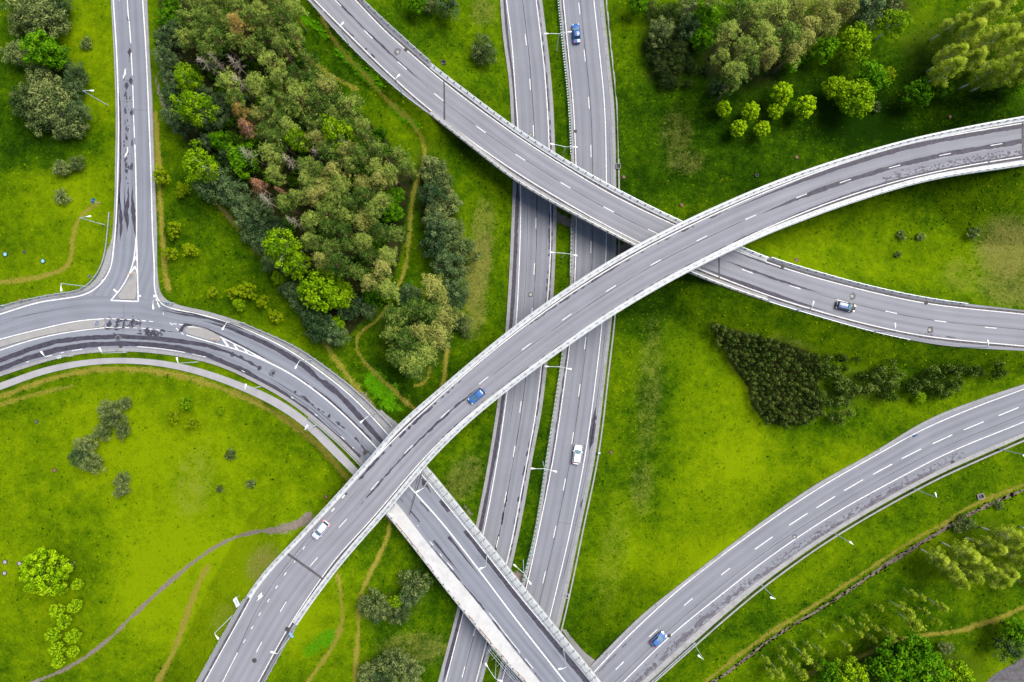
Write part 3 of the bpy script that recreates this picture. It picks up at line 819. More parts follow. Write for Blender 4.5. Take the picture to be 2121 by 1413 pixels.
mb = MB(); ragged(mb, trim(cenB + [3.2, 0], (1190, -200), (1080, 1413)), zB, .11, seed=24, rag=.6)
ragged(mb, trim(offset(BRW, s_ * 8), (1256, 250), (1150, 1210)), zB, .09, seed=25, rag=.6); ragged(mb, [(1154, 1081), (1175, 1084), (1196, 1089)], zB, .1, seed=26)
part('seam', mb, M['tar'], mBm)
slab('drain_channel', offset(BRO, s_ * 4.5), offset(BRO, s_ * 7.5), zB, -0.03, -0.5, M['concrete_old'], mBm)

# -- diagonal road over the motorway
mD = struct(ribbon('road', DRO, DLO, zD, 0, M['asphalt_overpass']))
mb = MB(); paint_line(mb, DLW, zD); paint_line(mb, DRW, zD)
cenD = (resample(DLW, 420) + resample(DRW, 420)) / 2
dashes(mb, [(640, -70), (698, 4), (763, 71.5), (833, 136), (908.6, 201), (996, 268), (1078, 326), (1171, 383.6), (1261, 434), (1353, 480), (1450, 525), (1548, 562), (1646.6, 595), (1745, 624), (1846, 647), (1948, 665.6), (2052, 679)], cenD, zD, 2.7)
part('lane_marking', mb, M['paint'], mD)
dn = 1 if offset(DLW, 1)[60, 1] > DLW[60, 1] else -1
mb = MB(); ragged(mb, offset(DRW, -dn * 3.0), zD, .45, seed=30, rag=.3); ragged(mb, offset(DLW, dn * 3.2), zD, .4, seed=31, rag=.3)
part('gutter', mb, M['gutter'], mD)
mb = MB(); ragged(mb, trim(cenD - [0, 3], (660, -40), (885, 180)), zD, .38, seed=32, rag=.7, taper=8); ragged(mb, trim(cenD - [0, 5], (1500, 540), (1700, 608)), zD, .5, seed=33, rag=.6, taper=6)
ragged(mb, trim(offset(DLW, -dn * 5), (1440, 550), (1720, 648)), zD, .9, seed=34, rag=.3, taper=14); ragged(mb, trim(offset(DLW, -dn * 4), (700, 50), (890, 225)), zD, .3, seed=35, gaps=.47, rag=.8)
ragged(mb, trim(offset(DRW, dn * 3), (1522, 518), (1640, 560)), zD, .35, seed=36, rag=.6)
ragged(mb, trim(offset(DLW, -dn * 4), (1890, 690), (2000, 704)), zD, .3, seed=37, gaps=.4)
part('damp_patch', mb, M['wet'], mD)
mb = MB(); ragged(mb, trim(cenD, (885, 180), (1440, 520)), zD, .09, seed=38, rag=.6); ragged(mb, trim(cenD - [0, 1], (1690, 606), (2400, 700)), zD, .10, seed=39, rag=.6)
part('seam', mb, M['tar'], mD)

# -- curved overpass road
mU = struct(ribbon('road', UTO, UBO, zU, 0, M['asphalt_overpass']))
cenU = (resample(UTW, 420) + resample(UBW, 420)) / 2
mb = MB(); paint_line(mb, trim(UTW, (2400, 220), (722, 1012)), zU); paint_line(mb, trim(UTW, (655, 1085), (300, 1700)), zU); paint_line(mb, UBW, zU)
dashes(mb, [(711, 1029), (690, 1056)], UTW, zU, 1.0, .26)
dashes(mb, [(2165, 282), (2064, 299.5), (1957.6, 320), (1853, 345), (1751, 375), (1660, 406), (1555, 450), (1453.6, 494), (1358, 544), (1265, 598), (1174, 657), (1090.6, 718), (1002, 788), (922, 857.6), (846, 931), (776, 1006), (710, 1084), (650, 1164), (586.6, 1257), (536.6, 1340.5)], cenU, zU, 2.7, .16)
_lt = line([(492, 1352), (461, 1413), (400, 1530)], 0, 0, sigma=0); paint_line(mb, _lt, zU, .17)
dashes(mb, [(629.5, 1135), (611, 1162), (591, 1189), (573, 1216), (556, 1244), (538, 1272), (522, 1300), (506, 1328)], line([(640, 1120), (506, 1328)], sigma=0), zU, .85, .18)
part('lane_marking', mb, M['paint'], mU)
mb = MB()
poly_into(mb, [(531, 1246), (536, 1238), (533.5, 1236), (543, 1226), (542, 1233), (545, 1234), (541, 1238), (539, 1240)], zU, .0145)
part('arrow_marking', mb, M['paint'], mU)
un = 1 if offset(UTW, 1)[60, 1] > UTW[60, 1] else -1
mb = MB(); ragged(mb, offset(UTW, -un * 3.2), zU, .5, seed=40, rag=.25); ragged(mb, offset(UBW, un * 3.4), zU, .52, seed=41, rag=.25)
part('gutter', mb, M['gutter'], mU)
mb = MB(); ragged(mb, trim(offset(UTW, un * 6), (2400, 200), (1500, 440)), zU, .95, seed=42, rag=.3, taper=25); ragged(mb, trim(offset(UTW, un * 4), (1520, 440), (1080, 690)), zU, .3, seed=43, gaps=.42, rag=.8)
ragged(mb, trim(offset(cenU, un * 3), (2400, 240), (1570, 450)), zU, .95, seed=44, rag=.35, taper=14); ragged(mb, trim(offset(UBW, -un * 3), (2400, 300), (1600, 470)), zU, .42, seed=45, rag=.5, taper=12)
mb2 = MB(); blotches(mb2, trim(offset(cenU, un * 24), (2115, 308), (1830, 367)), zU, .9, 260, (.06, .22), seed=46); part('damp_patch', mb2, M['damp'], mU)
ragged(mb, trim(offset(cenU, un * 3), (1000, 795), (735, 1060)), zU, .36, seed=47, rag=.7, taper=6, gaps=.22); ragged(mb, trim(offset(UTW, un * 5), (960, 780), (690, 1050)), zU, .5, seed=48, gaps=.30, rag=.6)
ragged(mb, trim(offset(UBW, -un * 3), (1590, 470), (900, 930)), zU, .2, seed=49, gaps=.35, rag=.6)
part('damp_patch', mb, M['wet'], mU)
mb = MB(); ragged(mb, trim(offset(cenU, un * 1.5), (1570, 450), (1000, 795)), zU, .10, seed=50, rag=.6); ragged(mb, line([(640, 1110), (540, 1248), (470, 1400)], sigma=0), zU, .09, seed=51, rag=.5)
ragged(mb, trim(offset(cenU, -un * 22), (760, 1000), (600, 1240)), zU, .08, seed=52, rag=.5)
part('seam', mb, M['tar'], mU)

# -- side road (below the junction sheet by a few millimetres)
mN = struct(ribbon('road', trim(NLK, (231, -300), (130, 614)), trim(NRO, (300, -300), (359, 629)), zN, -0.004, M['asphalt_blue'], nlat=8))
# -- curved road, junction to bridge
RK2 = RBK
mR = struct(ribbon('road', RTOP, RBK, zR, 0, M['asphalt_blue'], nlat=8))
nro = 1 if offset(NRW, 1)[80, 0] > NRW[80, 0] else -1
slab('kerb_strip', trim(NRO, (300, -300), (845, 920)), trim(offset(NRW, nro * 2.2), (297, -300), (838, 932)), zR, 0.03, -0.3, M['kerb'], mR)
slab('kerb_strip', trim(NLO, (229, 505), (-250, 700)), trim(NLK, (232.5, 505), (-250, 710)), zR, 0.06, -0.3, M['kerb'], mR)
slab('kerb_strip', trim(NLO, (229, -300), (229, 505)), trim(NLK, (231, -300), (232.5, 505)), zR, 0.02, -0.3, M['concrete_old'], mN)
slab('kerb_strip', RBK, RBO, zR, 0.10, -0.4, M['kerb'], mR)
mb = MB()
paint_line(mb, trim(NLW, (234, -300), (-250, 710)), zR, .26); paint_line(mb, trim(NRW, (295, -300), (321, 603)), zR, .26); paint_line(mb, trim(NRW, (321, 603), (1400, 1700)), zR, .26)
paint_line(mb, RBW, zR, .15, worn=.58); paint_line(mb, RCL, zR, .3)
# central line of the side road and the painted wedge round its island
cN = line([(262, -60), (264.5, 13), (269, 66), (273, 133), (275.5, 200), (277.5, 260), (279.5, 303), (283, 469), (282.7, 487)], 120, 0)
dashes(mb, [(262.5, -35), (264.7, 18), (269.2, 66.5), (273, 133), (275.7, 200), (277.6, 262)], cN, zR, 5.2, .22)
paint_line(mb, trim(cN, (279, 300), (283, 487)), zR, .26)
paint_line(mb, line([(282.5, 487), (280.5, 512), (277, 538), (273, 554), (268, 566), (259, 584), (248, 601), (238, 612.5), (229.5, 622.5)], sigma=4), zR, .26)
paint_line(mb, line([(229.5, 622.5), (286.4, 624.6)], sigma=0), zR, .26); paint_line(mb, line([(282.7, 487), (284, 535), (285, 575), (286.4, 624.7)], sigma=3), zR, .26)
for q in [[(268, 565.5), (278.5, 551), (280.6, 552.5), (279, 557), (271, 566)], [(278.5, 551), (281, 551), (285.3, 565), (283.4, 567)], [(276, 541), (280, 531), (282.5, 531), (279, 541)], [(281, 531), (283, 531), (284.6, 541), (283, 541)], [(280.6, 513), (283.5, 511), (283.5, 514), (280.7, 516)],
          [(233.7, 600.5), (236.5, 598), (244.5, 605), (242, 607.5)], [(286.5, 611), (292, 611), (292, 615), (286.5, 615)], [(317.5, 611), (322.5, 611), (323, 616), (318, 615.5)], [(211, 584), (215, 581.5), (214, 578), (210, 582)],
          [(322, 619), (324, 618), (332, 636), (329, 637)], [(337, 648), (338.5, 647), (340, 651), (338.5, 652)]]:
    poly_into(mb, q, zR, .0145)
# island borders
paint_line(mb, line([(-60, 722), (0, 703), (50, 690), (100, 678), (150, 667), (190, 662), (216, 660.5)], 150, 0, sigma=8), zR, .22)
paint_line(mb, line([(-60, 746), (0, 725.5), (50, 709), (100, 696), (166, 684.6), (216, 679)], 150, 0, sigma=8), zR, .22)
cl1 = line([(221, 660), (260, 661.5), (300, 665), (336, 669)], sigma=0); cl2 = line([(221, 678.5), (260, 678.5), (300, 680.5), (340, 685), (376, 690)], sigma=0)
dashes(mb, [(224, 660.2), (237, 660.6), (252, 661.2), (268, 662), (284, 663.4), (298, 664.7), (313, 666)], cl1, zR, .95, .17)
dashes(mb, [(223, 678.3), (231, 678.3), (248, 678.6), (263, 678.8), (280, 679.3), (297, 680.2), (312, 681.8), (327, 683.5)], cl2, zR, .95, .17)
dashes(mb, [(362, 671), (375, 672.5)], line([(351, 670), (385, 673.4)], sigma=0), zR, .9, .18); dashes(mb, [(354.5, 671), (367, 682), (377, 690.5)], line([(351, 668), (381, 694)], sigma=0), zR, .85, .18)
paint_line(mb, line([(389, 677), (409, 678.5), (430, 686), (460, 700), (495, 717), (530, 735.5), (565, 755)], sigma=6), zR, .22)
paint_line(mb, line([(386, 694), (430, 707), (473, 719), (500, 727.5), (530, 739.5), (565, 755)], sigma=6), zR, .24)
for q in [[(459, 702), (463, 701), (475, 717), (470, 718)], [(483, 714), (487, 714), (494, 724), (490, 724.5)], [(504, 722), (508, 723), (514, 731), (510, 731)], [(524, 733.5), (529, 735), (538, 741), (533, 740.5)], [(540, 741), (552, 747), (560, 753), (548, 748)]]:
    poly_into(mb, q, zR, .0145)
part('lane_marking', mb, M['paint'], mR)
for pts in ([(262, 142), (258.6, 142.5), (256.2, 156), (254.6, 155), (254.4, 165), (258, 158.7), (257.2, 157.5), (260.6, 154), (260.6, 143)], [(265.3, 305), (263.2, 305), (261.6, 318), (258.4, 319), (258, 327), (262.2, 321), (262, 320), (265.3, 316)], [(246, -3), (249, -2), (247.5, 2.5)]):
    mb = MB(); poly_into(mb, pts, zR, .0145); part('arrow_marking', mb, M['paint'], mN)
mb = MB()
ragged(mb, [(-200, 830), (0, 764), (60, 741), (117, 724.5), (180, 715), (249, 711), (320, 714.5), (375, 722), (429, 735), (507, 769), (580, 812), (650, 863), (742, 945), (830, 1050)], zR, 1.15, seed=60, rag=.22, taper=3)
ragged(mb, [(-200, 812), (0, 747), (60, 724), (117, 707.5), (180, 700), (249, 697), (320, 701), (375, 707), (429, 716), (480, 732), (540, 764)], zR, .95, seed=61, rag=.25, taper=14)
ragged(mb, [(420, 664), (476, 680), (553, 712), (592, 734), (631, 759), (700, 815), (750, 868), (797, 922), (840, 972)], zR, 1.2, seed=62, rag=.25, taper=12)
ragged(mb, [(330, 641), (360, 648), (432, 660), (500, 684)], zR, .32, seed=63, rag=.5); ragged(mb, [(343, 641), (400, 650), (480, 672), (530, 692)], zR, .3, seed=64, dz=.019, rag=.4)
ragged(mb, [(440, 718), (465, 727), (500, 741), (560, 775), (640, 832), (720, 892), (770, 945)], zR, .7, seed=65, rag=.8, gaps=.42)
ragged(mb, [(600, 768), (680, 826), (760, 902), (830, 985)], zR, .4, seed=66, rag=.5, taper=10)
ragged(mb, [(560, 783), (640, 834), (720, 903)], zR, .14, seed=67, rag=.6); ragged(mb, [(565, 792), (650, 850), (730, 925)], zR, .12, seed=68, rag=.6)
ragged(mb, [(377, 692), (374, 686), (378, 677), (386, 672), (399, 674)], zR, .7, seed=69, rag=.5, taper=.6); ragged(mb, [(330, 684), (355, 687), (376, 690)], zR, .25, seed=70, rag=.6); ragged(mb, [(370, 668), (400, 673), (430, 681), (500, 715), (560, 748)], zR, .28, seed=71, rag=.6)
ragged(mb, [(876, 992), (920, 1045), (980, 1120), (1081, 1250), (1230, 1430), (1330, 1550)], zR, 1.05, seed=72, rag=.2, taper=3)
ragged(mb, [(842, 1010), (880, 1050), (940, 1125), (1000, 1203)], zR, .55, seed=73, rag=.5, taper=12)
ragged(mb, [(826, 1030), (860, 1070), (910, 1135), (960, 1196)], zR, .6, seed=74, rag=.6, taper=10)
ragged(mb, [(818, 1036), (898, 1137), (998, 1256), (1062, 1337), (1126, 1417)], zR, .28, seed=75, rag=.7, gaps=.3)
ragged(mb, [(866, 985), (880, 1003), (893, 1022)], zR, 1.3, seed=76, rag=.8, taper=3, gaps=.3)
for a, b, k in ((226, 672, 1), (243, 670, 2), (257, 671, 3), (274, 669, 4), (305, 687, 5), (315, 690, 6)):
    ragged(mb, [(a + 2, b - 10), (a, b), (a - 4, b + 9)], zR, .6, seed=80 + k, rag=.9, taper=.8)
blotches(mb, [(222, 670), (290, 672)], zR, 1.6, 60, (.08, .25), seed=90); blotches(mb, [(300, 688), (335, 694)], zR, .9, 50, (.08, .25), seed=91)
part('damp_patch', mb, M['wet'], mR)
mb = MB()
ragged(mb, [(246.5, 180), (249.5, 260), (249.5, 330), (247, 400), (243.5, 450), (241, 505)], zN, .4, dz=.005, seed=92, rag=.5)
ragged(mb, [(246, 395), (250, 440), (251, 470), (249, 500)], zN, .5, dz=.005, seed=93, rag=.6, taper=3)
ragged(mb, [(266, 383), (265, 410), (262, 440), (264, 470), (263, 482)], zN, 1.0, dz=.005, seed=94, rag=.7, taper=4); ragged(mb, [(275, 385), (274, 410), (276, 440), (279, 465), (281, 495)], zN, .95, dz=.005, seed=95, rag=.5, taper=4)
ragged(mb, [(258, 388), (258, 430), (255, 455)], zN, .35, dz=.0055, seed=96, rag=.8, taper=4)
for a, b, k in ((265, 36, 1), (268, 108, 2), (267, 122, 3), (270, 168, 4), (272, 233, 5), (274, 295, 6), (274, 345, 7), (262, 178, 8), (260, 200, 9), (259, 228, 10), (260, 283, 11), (260, 342, 12)):
    ragged(mb, [(a, b - 8), (a + .5, b), (a + 1, b + 8)], zN, .6, dz=.005, seed=100 + k, rag=.9, taper=.7, gaps=.2)
blotches(mb, [(258, 160), (262, 220), (262, 300), (263, 380)], zN, .8, 50, (.08, .22), dz=.005, seed=92)
part('damp_patch', mb, M['wet'], mN)
mb = MB(); ragged(mb, [(256, 622), (257, 660), (256, 690)], zR, .09, seed=121, rag=.6); ragged(mb, [(249, 210), (277, 211)], zN, .07, dz=.006, seed=122); ragged(mb, [(272, 228), (310, 228)], zN, .1, dz=.006, seed=123)
ragged(mb, [(843, 1072), (856, 1030), (866, 985), (872, 960)], zR, .16, seed=124, rag=.5)
ragged(mb, [(758, 868), (752, 900), (745, 935)], zR, .1, seed=125, rag=.5); ragged(mb, [(0, 664), (60, 652), (150, 636)], zR, .07, seed=126, rag=.8); ragged(mb, [(1000, 1160), (1080, 1262), (1180, 1390)], zR, .06, seed=127, rag=.6)
part('seam', mb, M['tar'], mR)


def island(name, outline, lift=.16):
    mb = MB(); p = _catmull(np.array(outline + outline[:1], float), 3)[:-1]
    c = p.mean(0); z = zR(p)
    top = PA(p[:, 0], p[:, 1], z + lift); bot = top.copy(); bot[:, 2] -= lift + .1
    q = c + (p - c) * (1 - 3.0 / np.maximum(8, np.linalg.norm(p - c, axis=1)))[:, None]
    inn = PA(q[:, 0], q[:, 1], zR(q) + lift + .012)
    n = len(p)
    mb.loft([bot, top, inn], cap=False); mb.add(inn, [tuple(range(n))])
    me = mb.mesh(name, M['island'])
    bm = bmesh.new(); bm.from_mesh(me); bmesh.ops.remove_doubles(bm, verts=bm.verts, dist=.001); bmesh.ops.recalc_face_normals(bm, faces=bm.faces); bm.to_mesh(me); bm.free()
    uvless = struct(put(name, me)); return uvless


island('traffic_island', [(-120, 763), (-60, 738.5), (0, 719.5), (60, 702.5), (110, 691), (160, 683), (200, 678.5), (212, 676), (217, 671), (216.5, 665), (211, 662.5), (190, 664), (150, 669.5), (100, 680.5), (50, 692.5), (0, 706.5), (-60, 725.5), (-120, 747)])
island('traffic_island', [(382.5, 684), (384, 688), (391, 692), (416, 699.5), (440, 706), (450, 708), (456, 704), (456, 699), (447, 692), (432, 685), (412, 679.5), (398, 678), (387, 679.5)])
island('traffic_island', [(275, 562), (281, 564), (282.5, 590), (281.5, 612), (279, 619), (262, 619.5), (247, 618.5), (244.5, 613), (250, 605), (259, 592), (268, 576)])

# -- footpath and bridge pavement
mF = struct(slab('footpath', fT, fB, zF, 0.03, -0.3, M['paver']))
# -- slip road
mS = struct(ribbon('road', STO, SBO, zS, 0, M['asphalt_motorway']))
sn = 1 if offset(STO, 1)[60, 1] > STO[60, 1] else -1
slab('kerb_strip', STO, offset(STO, sn * 6.0), zS, 0.04, -0.3, M['kerb'], mS)
slab('kerb_strip', SBK, SBO, zS, 0.10, -0.4, M['concrete_old'], mS)
slab('drain_channel', offset(SBO, sn * 6), offset(SBO, sn * 9), lambda q: zS(q), -0.08, -0.5, M['concrete_old'], mS)
mb = MB(); paint_line(mb, STW, zS); paint_line(mb, SBW, zS)
cenS = line([(1283.6, 1379), (1353, 1311.6), (1425.6, 1247), (1503, 1184), (1593, 1117), (1710.5, 1040), (1828, 972), (1952, 910), (2089, 852.6)], 60, 200)
dashes(mb, [(1283.6, 1379), (1353, 1311.6), (1425.6, 1247), (1503, 1184)], cenS, zS, 2.6, .18); dashes(mb, [(1582, 1125), (1653.6, 1075.6), (1710.5, 1040), (1768, 1005), (1828, 972), (1888, 940), (1952, 910), (2017, 882), (2089, 852.6), (2160, 828)], cenS, zS, 5.0, .2)
part('lane_marking', mb, M['paint'], mS)
mb = MB()
ragged(mb, trim(offset(SBK, -sn * 7), (1300, 1440), (1600, 1180)), zS, .9, seed=130, rag=.9, gaps=.3); ragged(mb, trim(offset(SBK, -sn * 4), (1560, 1210), (1960, 965)), zS, .7, seed=131, rag=.9, gaps=.25); ragged(mb, trim(offset(SBK, -sn * 12), (1380, 1360), (1500, 1255)), zS, .4, seed=132, rag=.9, gaps=.4)
ragged(mb, trim(offset(SBK, -sn * 10), (1620, 1165), (1900, 995)), zS, .4, seed=133, rag=.9, gaps=.45); ragged(mb, trim(offset(STW, sn * 7), (1235, 1400), (1310, 1325)), zS, .6, seed=134, rag=.8, gaps=.3)
blotches(mb, trim(offset(SBK, -sn * 9), (1300, 1440), (2000, 945)), zS, 1.2, 420, (.05, .18), seed=135)
part('damp_patch', mb, M['damp'], mS)
mb = MB(); ragged(mb, offset(cenS, sn * 17), zS, .08, seed=136, rag=.6); part('seam', mb, M['tar'], mS)

# ------------------------------------------------------------------ overpasses
def deck_part(L, R, zf, parent, depth=1.15, inset=1.1):
    L = np.asarray(L)[:, :2]; R = np.asarray(R)[:, :2]
    n = max(3, int(max(arclen(L)[-1], arclen(R)[-1]) / 10)); l = resample(L, n); r = resample(R, n)
    zl = zf(l); zr = zf(r)
    a = PA(l[:, 0], l[:, 1], zl - .03); b = PA(r[:, 0], r[:, 1], zr - .03)
    u = (b - a); u[:, 2] = 0; u /= np.linalg.norm(u, axis=1, keepdims=True)
    a = a + u * .07; b = b - u * .07
    dz = lambda p, d: p - np.array([0, 0, d])
    rings = np.stack([a, dz(a, .5), dz(a + u * inset, depth), dz(b - u * inset, depth), dz(b, .5), b], 1)
    mb = MB(); mb.loft(rings)
    me = mb.mesh('deck', M['deck'])
    bm = bmesh.new(); bm.from_mesh(me); bmesh.ops.recalc_face_normals(bm, faces=bm.faces); bm.to_mesh(me); bm.free()
    return put('deck', me, parent)


def edge_strip(O, inward, zf, parent, mat, top=.16):
    """pale concrete edge of a bridge, standing a kerb's height above the road"""
    return slab('edge_beam', O[:, :2], offset(O, inward), zf, top, -.75, mat, parent)


POST = None
def post_mesh():
    global POST
    if POST is None:
        mb = MB(); mb.box((0, 0, .33), (.12, .14, .66)); mb.box((.0, .16, .5), (.20, .20, .16)); mb.box((0, .05, .02), (.26, .3, .04))
        POST = mb.mesh('post', M['post'])
    return POST


def rail_and_posts(p, zf, base, parent, spacing=1.85, limit=90, side=1, name='rail', h=.66, wide=.12, second=False, mat=None, pname='post'):
    """steel rail on posts along plan line p (posts and their brackets on the outer side)"""
    w, s = wline(p, zf, base, .9)
    t = tangents(w); nrm = np.column_stack([-t[:, 1], t[:, 0], np.zeros(len(w))]) * side
    up = np.array([0, 0, 1.0])
    mb = MB()
    prof = lambda c, hw, z0, z1: np.stack([c - nrm * hw + up * z0, c - nrm * hw + up * z1, c + nrm * hw + up * z1, c + nrm * hw + up * z0], 1)
    mb.loft(prof(w, wide / 2, h - .16, h + .14))
    if second: mb.loft(prof(w + nrm * .55, .05, 1.0, 1.1))
    rail = mb.put(name, mat or M['steel'], parent)
    me = post_mesh(); k = 0; rest = MB()
    base_v = np.array([v.co[:] for v in me.vertices]); base_f = [tuple(f.vertices) for f in me.polygons]
    pos = []
    for d in np.arange(spacing * .5, s[-1], spacing):
        x = np.array([np.interp(d, s, w[:, i]) for i in range(3)]); i = int(np.searchsorted(s, d)) - 1
        pos.append((x, math.atan2(t[i, 1], t[i, 0]) + (0 if side > 0 else math.pi)))
    inview = lambda x: abs(x[0]) < 122 and abs(x[1]) < 82
    order = sorted(range(len(pos)), key=lambda i: (not inview(pos[i][0])))
    keep = set(order[:limit])
    for i, (x, a) in enumerate(pos):
        x = x + np.array([-math.sin(a), math.cos(a), 0]) * .0
        if i in keep:
            o = put(pname, me, parent, x); o.rotation_euler = (0, 0, a)
        else:
            c, s_ = math.cos(a), math.sin(a)
            v = np.column_stack([base_v[:, 0] * c - base_v[:, 1] * s_, base_v[:, 0] * s_ + base_v[:, 1] * c, base_v[:, 2]]) + x
            rest.add(v, base_f)
    if rest.n: props(rest.put(pname, M['post'], parent), kind='stuff')
    return rail


def pier(parent, px, py, ztop, along, nx_=1, sep=5.0):
    """column with a widened head under a deck, placed by plan point on the ground"""
    w = on_ground(px, py); a = math.radians(along)
    for k in range(nx_):
        o = (k - (nx_ - 1) / 2) * sep
        c = np.array([w[0] + math.cos(a) * o, w[1] + math.sin(a) * o])
        z0 = float(gz(c[0], c[1])) - .5
        mb = MB(); mb.tube([(c[0], c[1], z0), (c[0], c[1], ztop - 1.0), (c[0], c[1], ztop)], [.55, .55, .8], 14); mb.put('pier', M['deck'], parent)


def joint(parent, pts, zf, mat, width=.45):
    mb = MB(); w, _ = wline(np.array(pts, float), zf, .018, 1.0); stroke_into(mb, w, width / 2, width / 2); mb.put('expansion_joint', mat, parent)
    mb = MB(); w[:, 2] += .006; stroke_into(mb, w, .06, .06); mb.put('joint_gap', M['tar'], parent)


# lower diagonal overpass
ovD = props(empty('overpass'), 'lower straight concrete overpass carrying a two-lane road diagonally over the motorway', 'overpass')
l_, r_ = trim(DLO, (884, 233), (1583, 622)), trim(DRO, (894, 133), (1590, 532))
deck_part(trim(DLO, (930, 268), (1490, 591)), trim(DRO, (930, 158), (1540, 512)), zD, ovD)
dl = trim(DLO, (888, 236), (1585, 623)); dr = trim(DRO, (896, 135), (1590, 532))
in_l = 1 if offset(dl, 1)[30, 1] < dl[30, 1] else -1; in_r = 1 if offset(dr, 1)[30, 1] > dr[30, 1] else -1
edge_strip(dl, in_l * 10, zD, ovD, M['concrete_old']); edge_strip(dr, in_r * 10.5, zD, ovD, M['concrete'])
rail_and_posts(offset(dl, in_l * 3.0), zD, .16, ovD, side=-in_l, limit=48); rail_and_posts(offset(dr, in_r * 2.6), zD, .16, ovD, side=-in_r, limit=48)
joint(ovD, [(920, 166), (920.5, 256)], zD, M['worn'], .4); joint(ovD, [(1489, 500), (1489.5, 592)], zD, M['worn'], .35)
for q, n_ in (((1060, 330), 1), ((1166, 395), 2), ((1290, 455), 2)): pier(ovD, *q, 5.95, -30, n_, 4)

# high curved overpass
ovU = props(empty('overpass'), 'tall curved overpass sweeping above all other roads with white concrete edges', 'overpass')
deck_part(trim(UTO, (2120, 240), (585, 1142)), trim(UBO, (2121, 343), (676, 1206)), zU, ovU, 1.25, 1.3)
ut = trim(UTO, (2300, 200), (509, 1236)); ub = trim(UBO, (2300, 320), (614, 1297))
in_t = 1 if offset(ut, 1)[60, 1] > ut[60, 1] else -1; in_b = -in_t
edge_strip(ut, in_t * 10.8, zU, ovU, M['concrete']); edge_strip(ub, in_b * 11.2, zU, ovU, M['concrete'])
rail_and_posts(offset(ut, in_t * 3.6), zU, .16, ovU, side=-in_t, limit=48); rail_and_posts(offset(ub, in_b * 3.6), zU, .16, ovU, side=-in_b, limit=48)
joint(ovU, [(590, 1143), (669, 1199)], zU, M['worn'], .55); joint(ovU, [(2118, 247), (2119.5, 340)], zU, M['worn'], .5)
for q, n_ in (((1000, 820), 1), ((1152, 690), 2), ((1290, 600), 2), ((1420, 560), 1), ((1650, 440), 1), ((1880, 360), 1), ((760, 1050), 1), ((905, 880), 1)): pier(ovU, *q, float(zU(np.array([q]))[0]) - 1.2, 35, n_, 4)

# bridge of the curved road at the bottom
ovR = props(empty('overpass'), 'wide road bridge with a broad white pavement beside the traffic lanes', 'overpass')
rr = trim(NRO, (878, 958), (1400, 1600)); rl = trim(WALKO, (790, 1056), (1400, 1800))
deck_part(trim(WALKO, (818, 1086), (1140, 1480)), trim(NRO, (900, 990), (1300, 1485)), zR, ovR)
in_rr = 1 if offset(rr, 1)[20, 0] < rr[20, 0] else -1
edge_strip(rr, in_rr * 16.0, zR, ovR, M['concrete'])
slab('bridge_pavement', trim(offset(RBK, 0), (803, 1020), (1400, 1780)), rl, zR, .16, -.75, M['pavement'], ovR)
rail_and_posts(offset(rr, in_rr * 9.5), zR, .16, ovR, side=-in_rr, limit=48)
w_in = 1 if offset(rl, 1)[20, 0] > rl[20, 0] else -1
rail_and_posts(offset(rl, w_in * 1.5), zR, .16, ovR, side=-w_in, limit=0, h=.95, wide=.07, name='railing')
rail_and_posts(offset(rr, in_rr * 1.6), zR, .16, ovR, side=-in_rr, limit=0, h=.95, wide=.07, name='railing')
mb = MB(); ragged(mb, offset(trim(WALKO, (800, 1062), (1400, 1800)), w_in * 2.6), lambda q: zR(q) + .165, .16, seed=140, rag=.8, gaps=.42)
part('rust_stain', mb, M['rust'], ovR)
joint(ovR, [(875, 975), (848, 1066)], zR, M['tar'], .2)
for q, n_ in (((1000, 1200), 2), ((1040, 1260), 2), ((1120, 1340), 2)): pier(ovR, *q, 5.5, -50, n_, 4)


def drape(name, pts, mat, lift=.05):
    """sheet laid on the terrain"""
    p = np.array(pts, float); x0, y0 = p.min(0); x1, y1 = p.max(0)
    bm = bmesh.new()
    nxg, nyg = int((x1 - x0) / 1.4) + 2, int((y1 - y0) / 1.4) + 2
    gx_, gy_ = np.meshgrid(np.linspace(x0 - 2, x1 + 2, nxg), np.linspace(y0 - 2, y1 + 2, nyg), indexing='ij')
    ok = inside(gx_, gy_, pts).astype(int)
    w = on_ground(gx_, gy_)
    vs = {}
    for i in range(nxg):
        for j in range(nyg): vs[i, j] = bm.verts.new(w[i, j] + [0, 0, lift])
    for i in range(nxg - 1):
        for j in range(nyg - 1):
            if ok[i, j] + ok[i + 1, j] + ok[i + 1, j + 1] + ok[i, j + 1] >= 3: bm.faces.new([vs[i, j], vs[i, j + 1], vs[i + 1, j + 1], vs[i + 1, j]])
    bmesh.ops.delete(bm, geom=[v for v in bm.verts if not v.link_faces], context='VERTS')
    bmesh.ops.recalc_face_normals(bm, faces=bm.faces)
    if bm.faces and sum(f.normal.z for f in bm.faces) < 0: bmesh.ops.reverse_faces(bm, faces=bm.faces)
    me = bpy.data.meshes.new(name); bm.to_mesh(me); bm.free(); me.materials.append(mat)
    return struct(put(name, me))


drape('slope_paving', [(1160, 1300), (1172, 1304), (1192, 1330), (1212, 1352), (1233, 1368), (1240, 1380), (1236, 1395), (1200, 1360)], M['concrete_old'])
drape('slope_paving', [(790, 848), (800, 858), (838, 888), (822, 900), (806, 882), (780, 855)], M['kerb'], .04)
drape('slope_paving', [(792, 1036), (826, 1050), (840, 1085), (815, 1085), (790, 1062)], M['concrete_old'], .04)

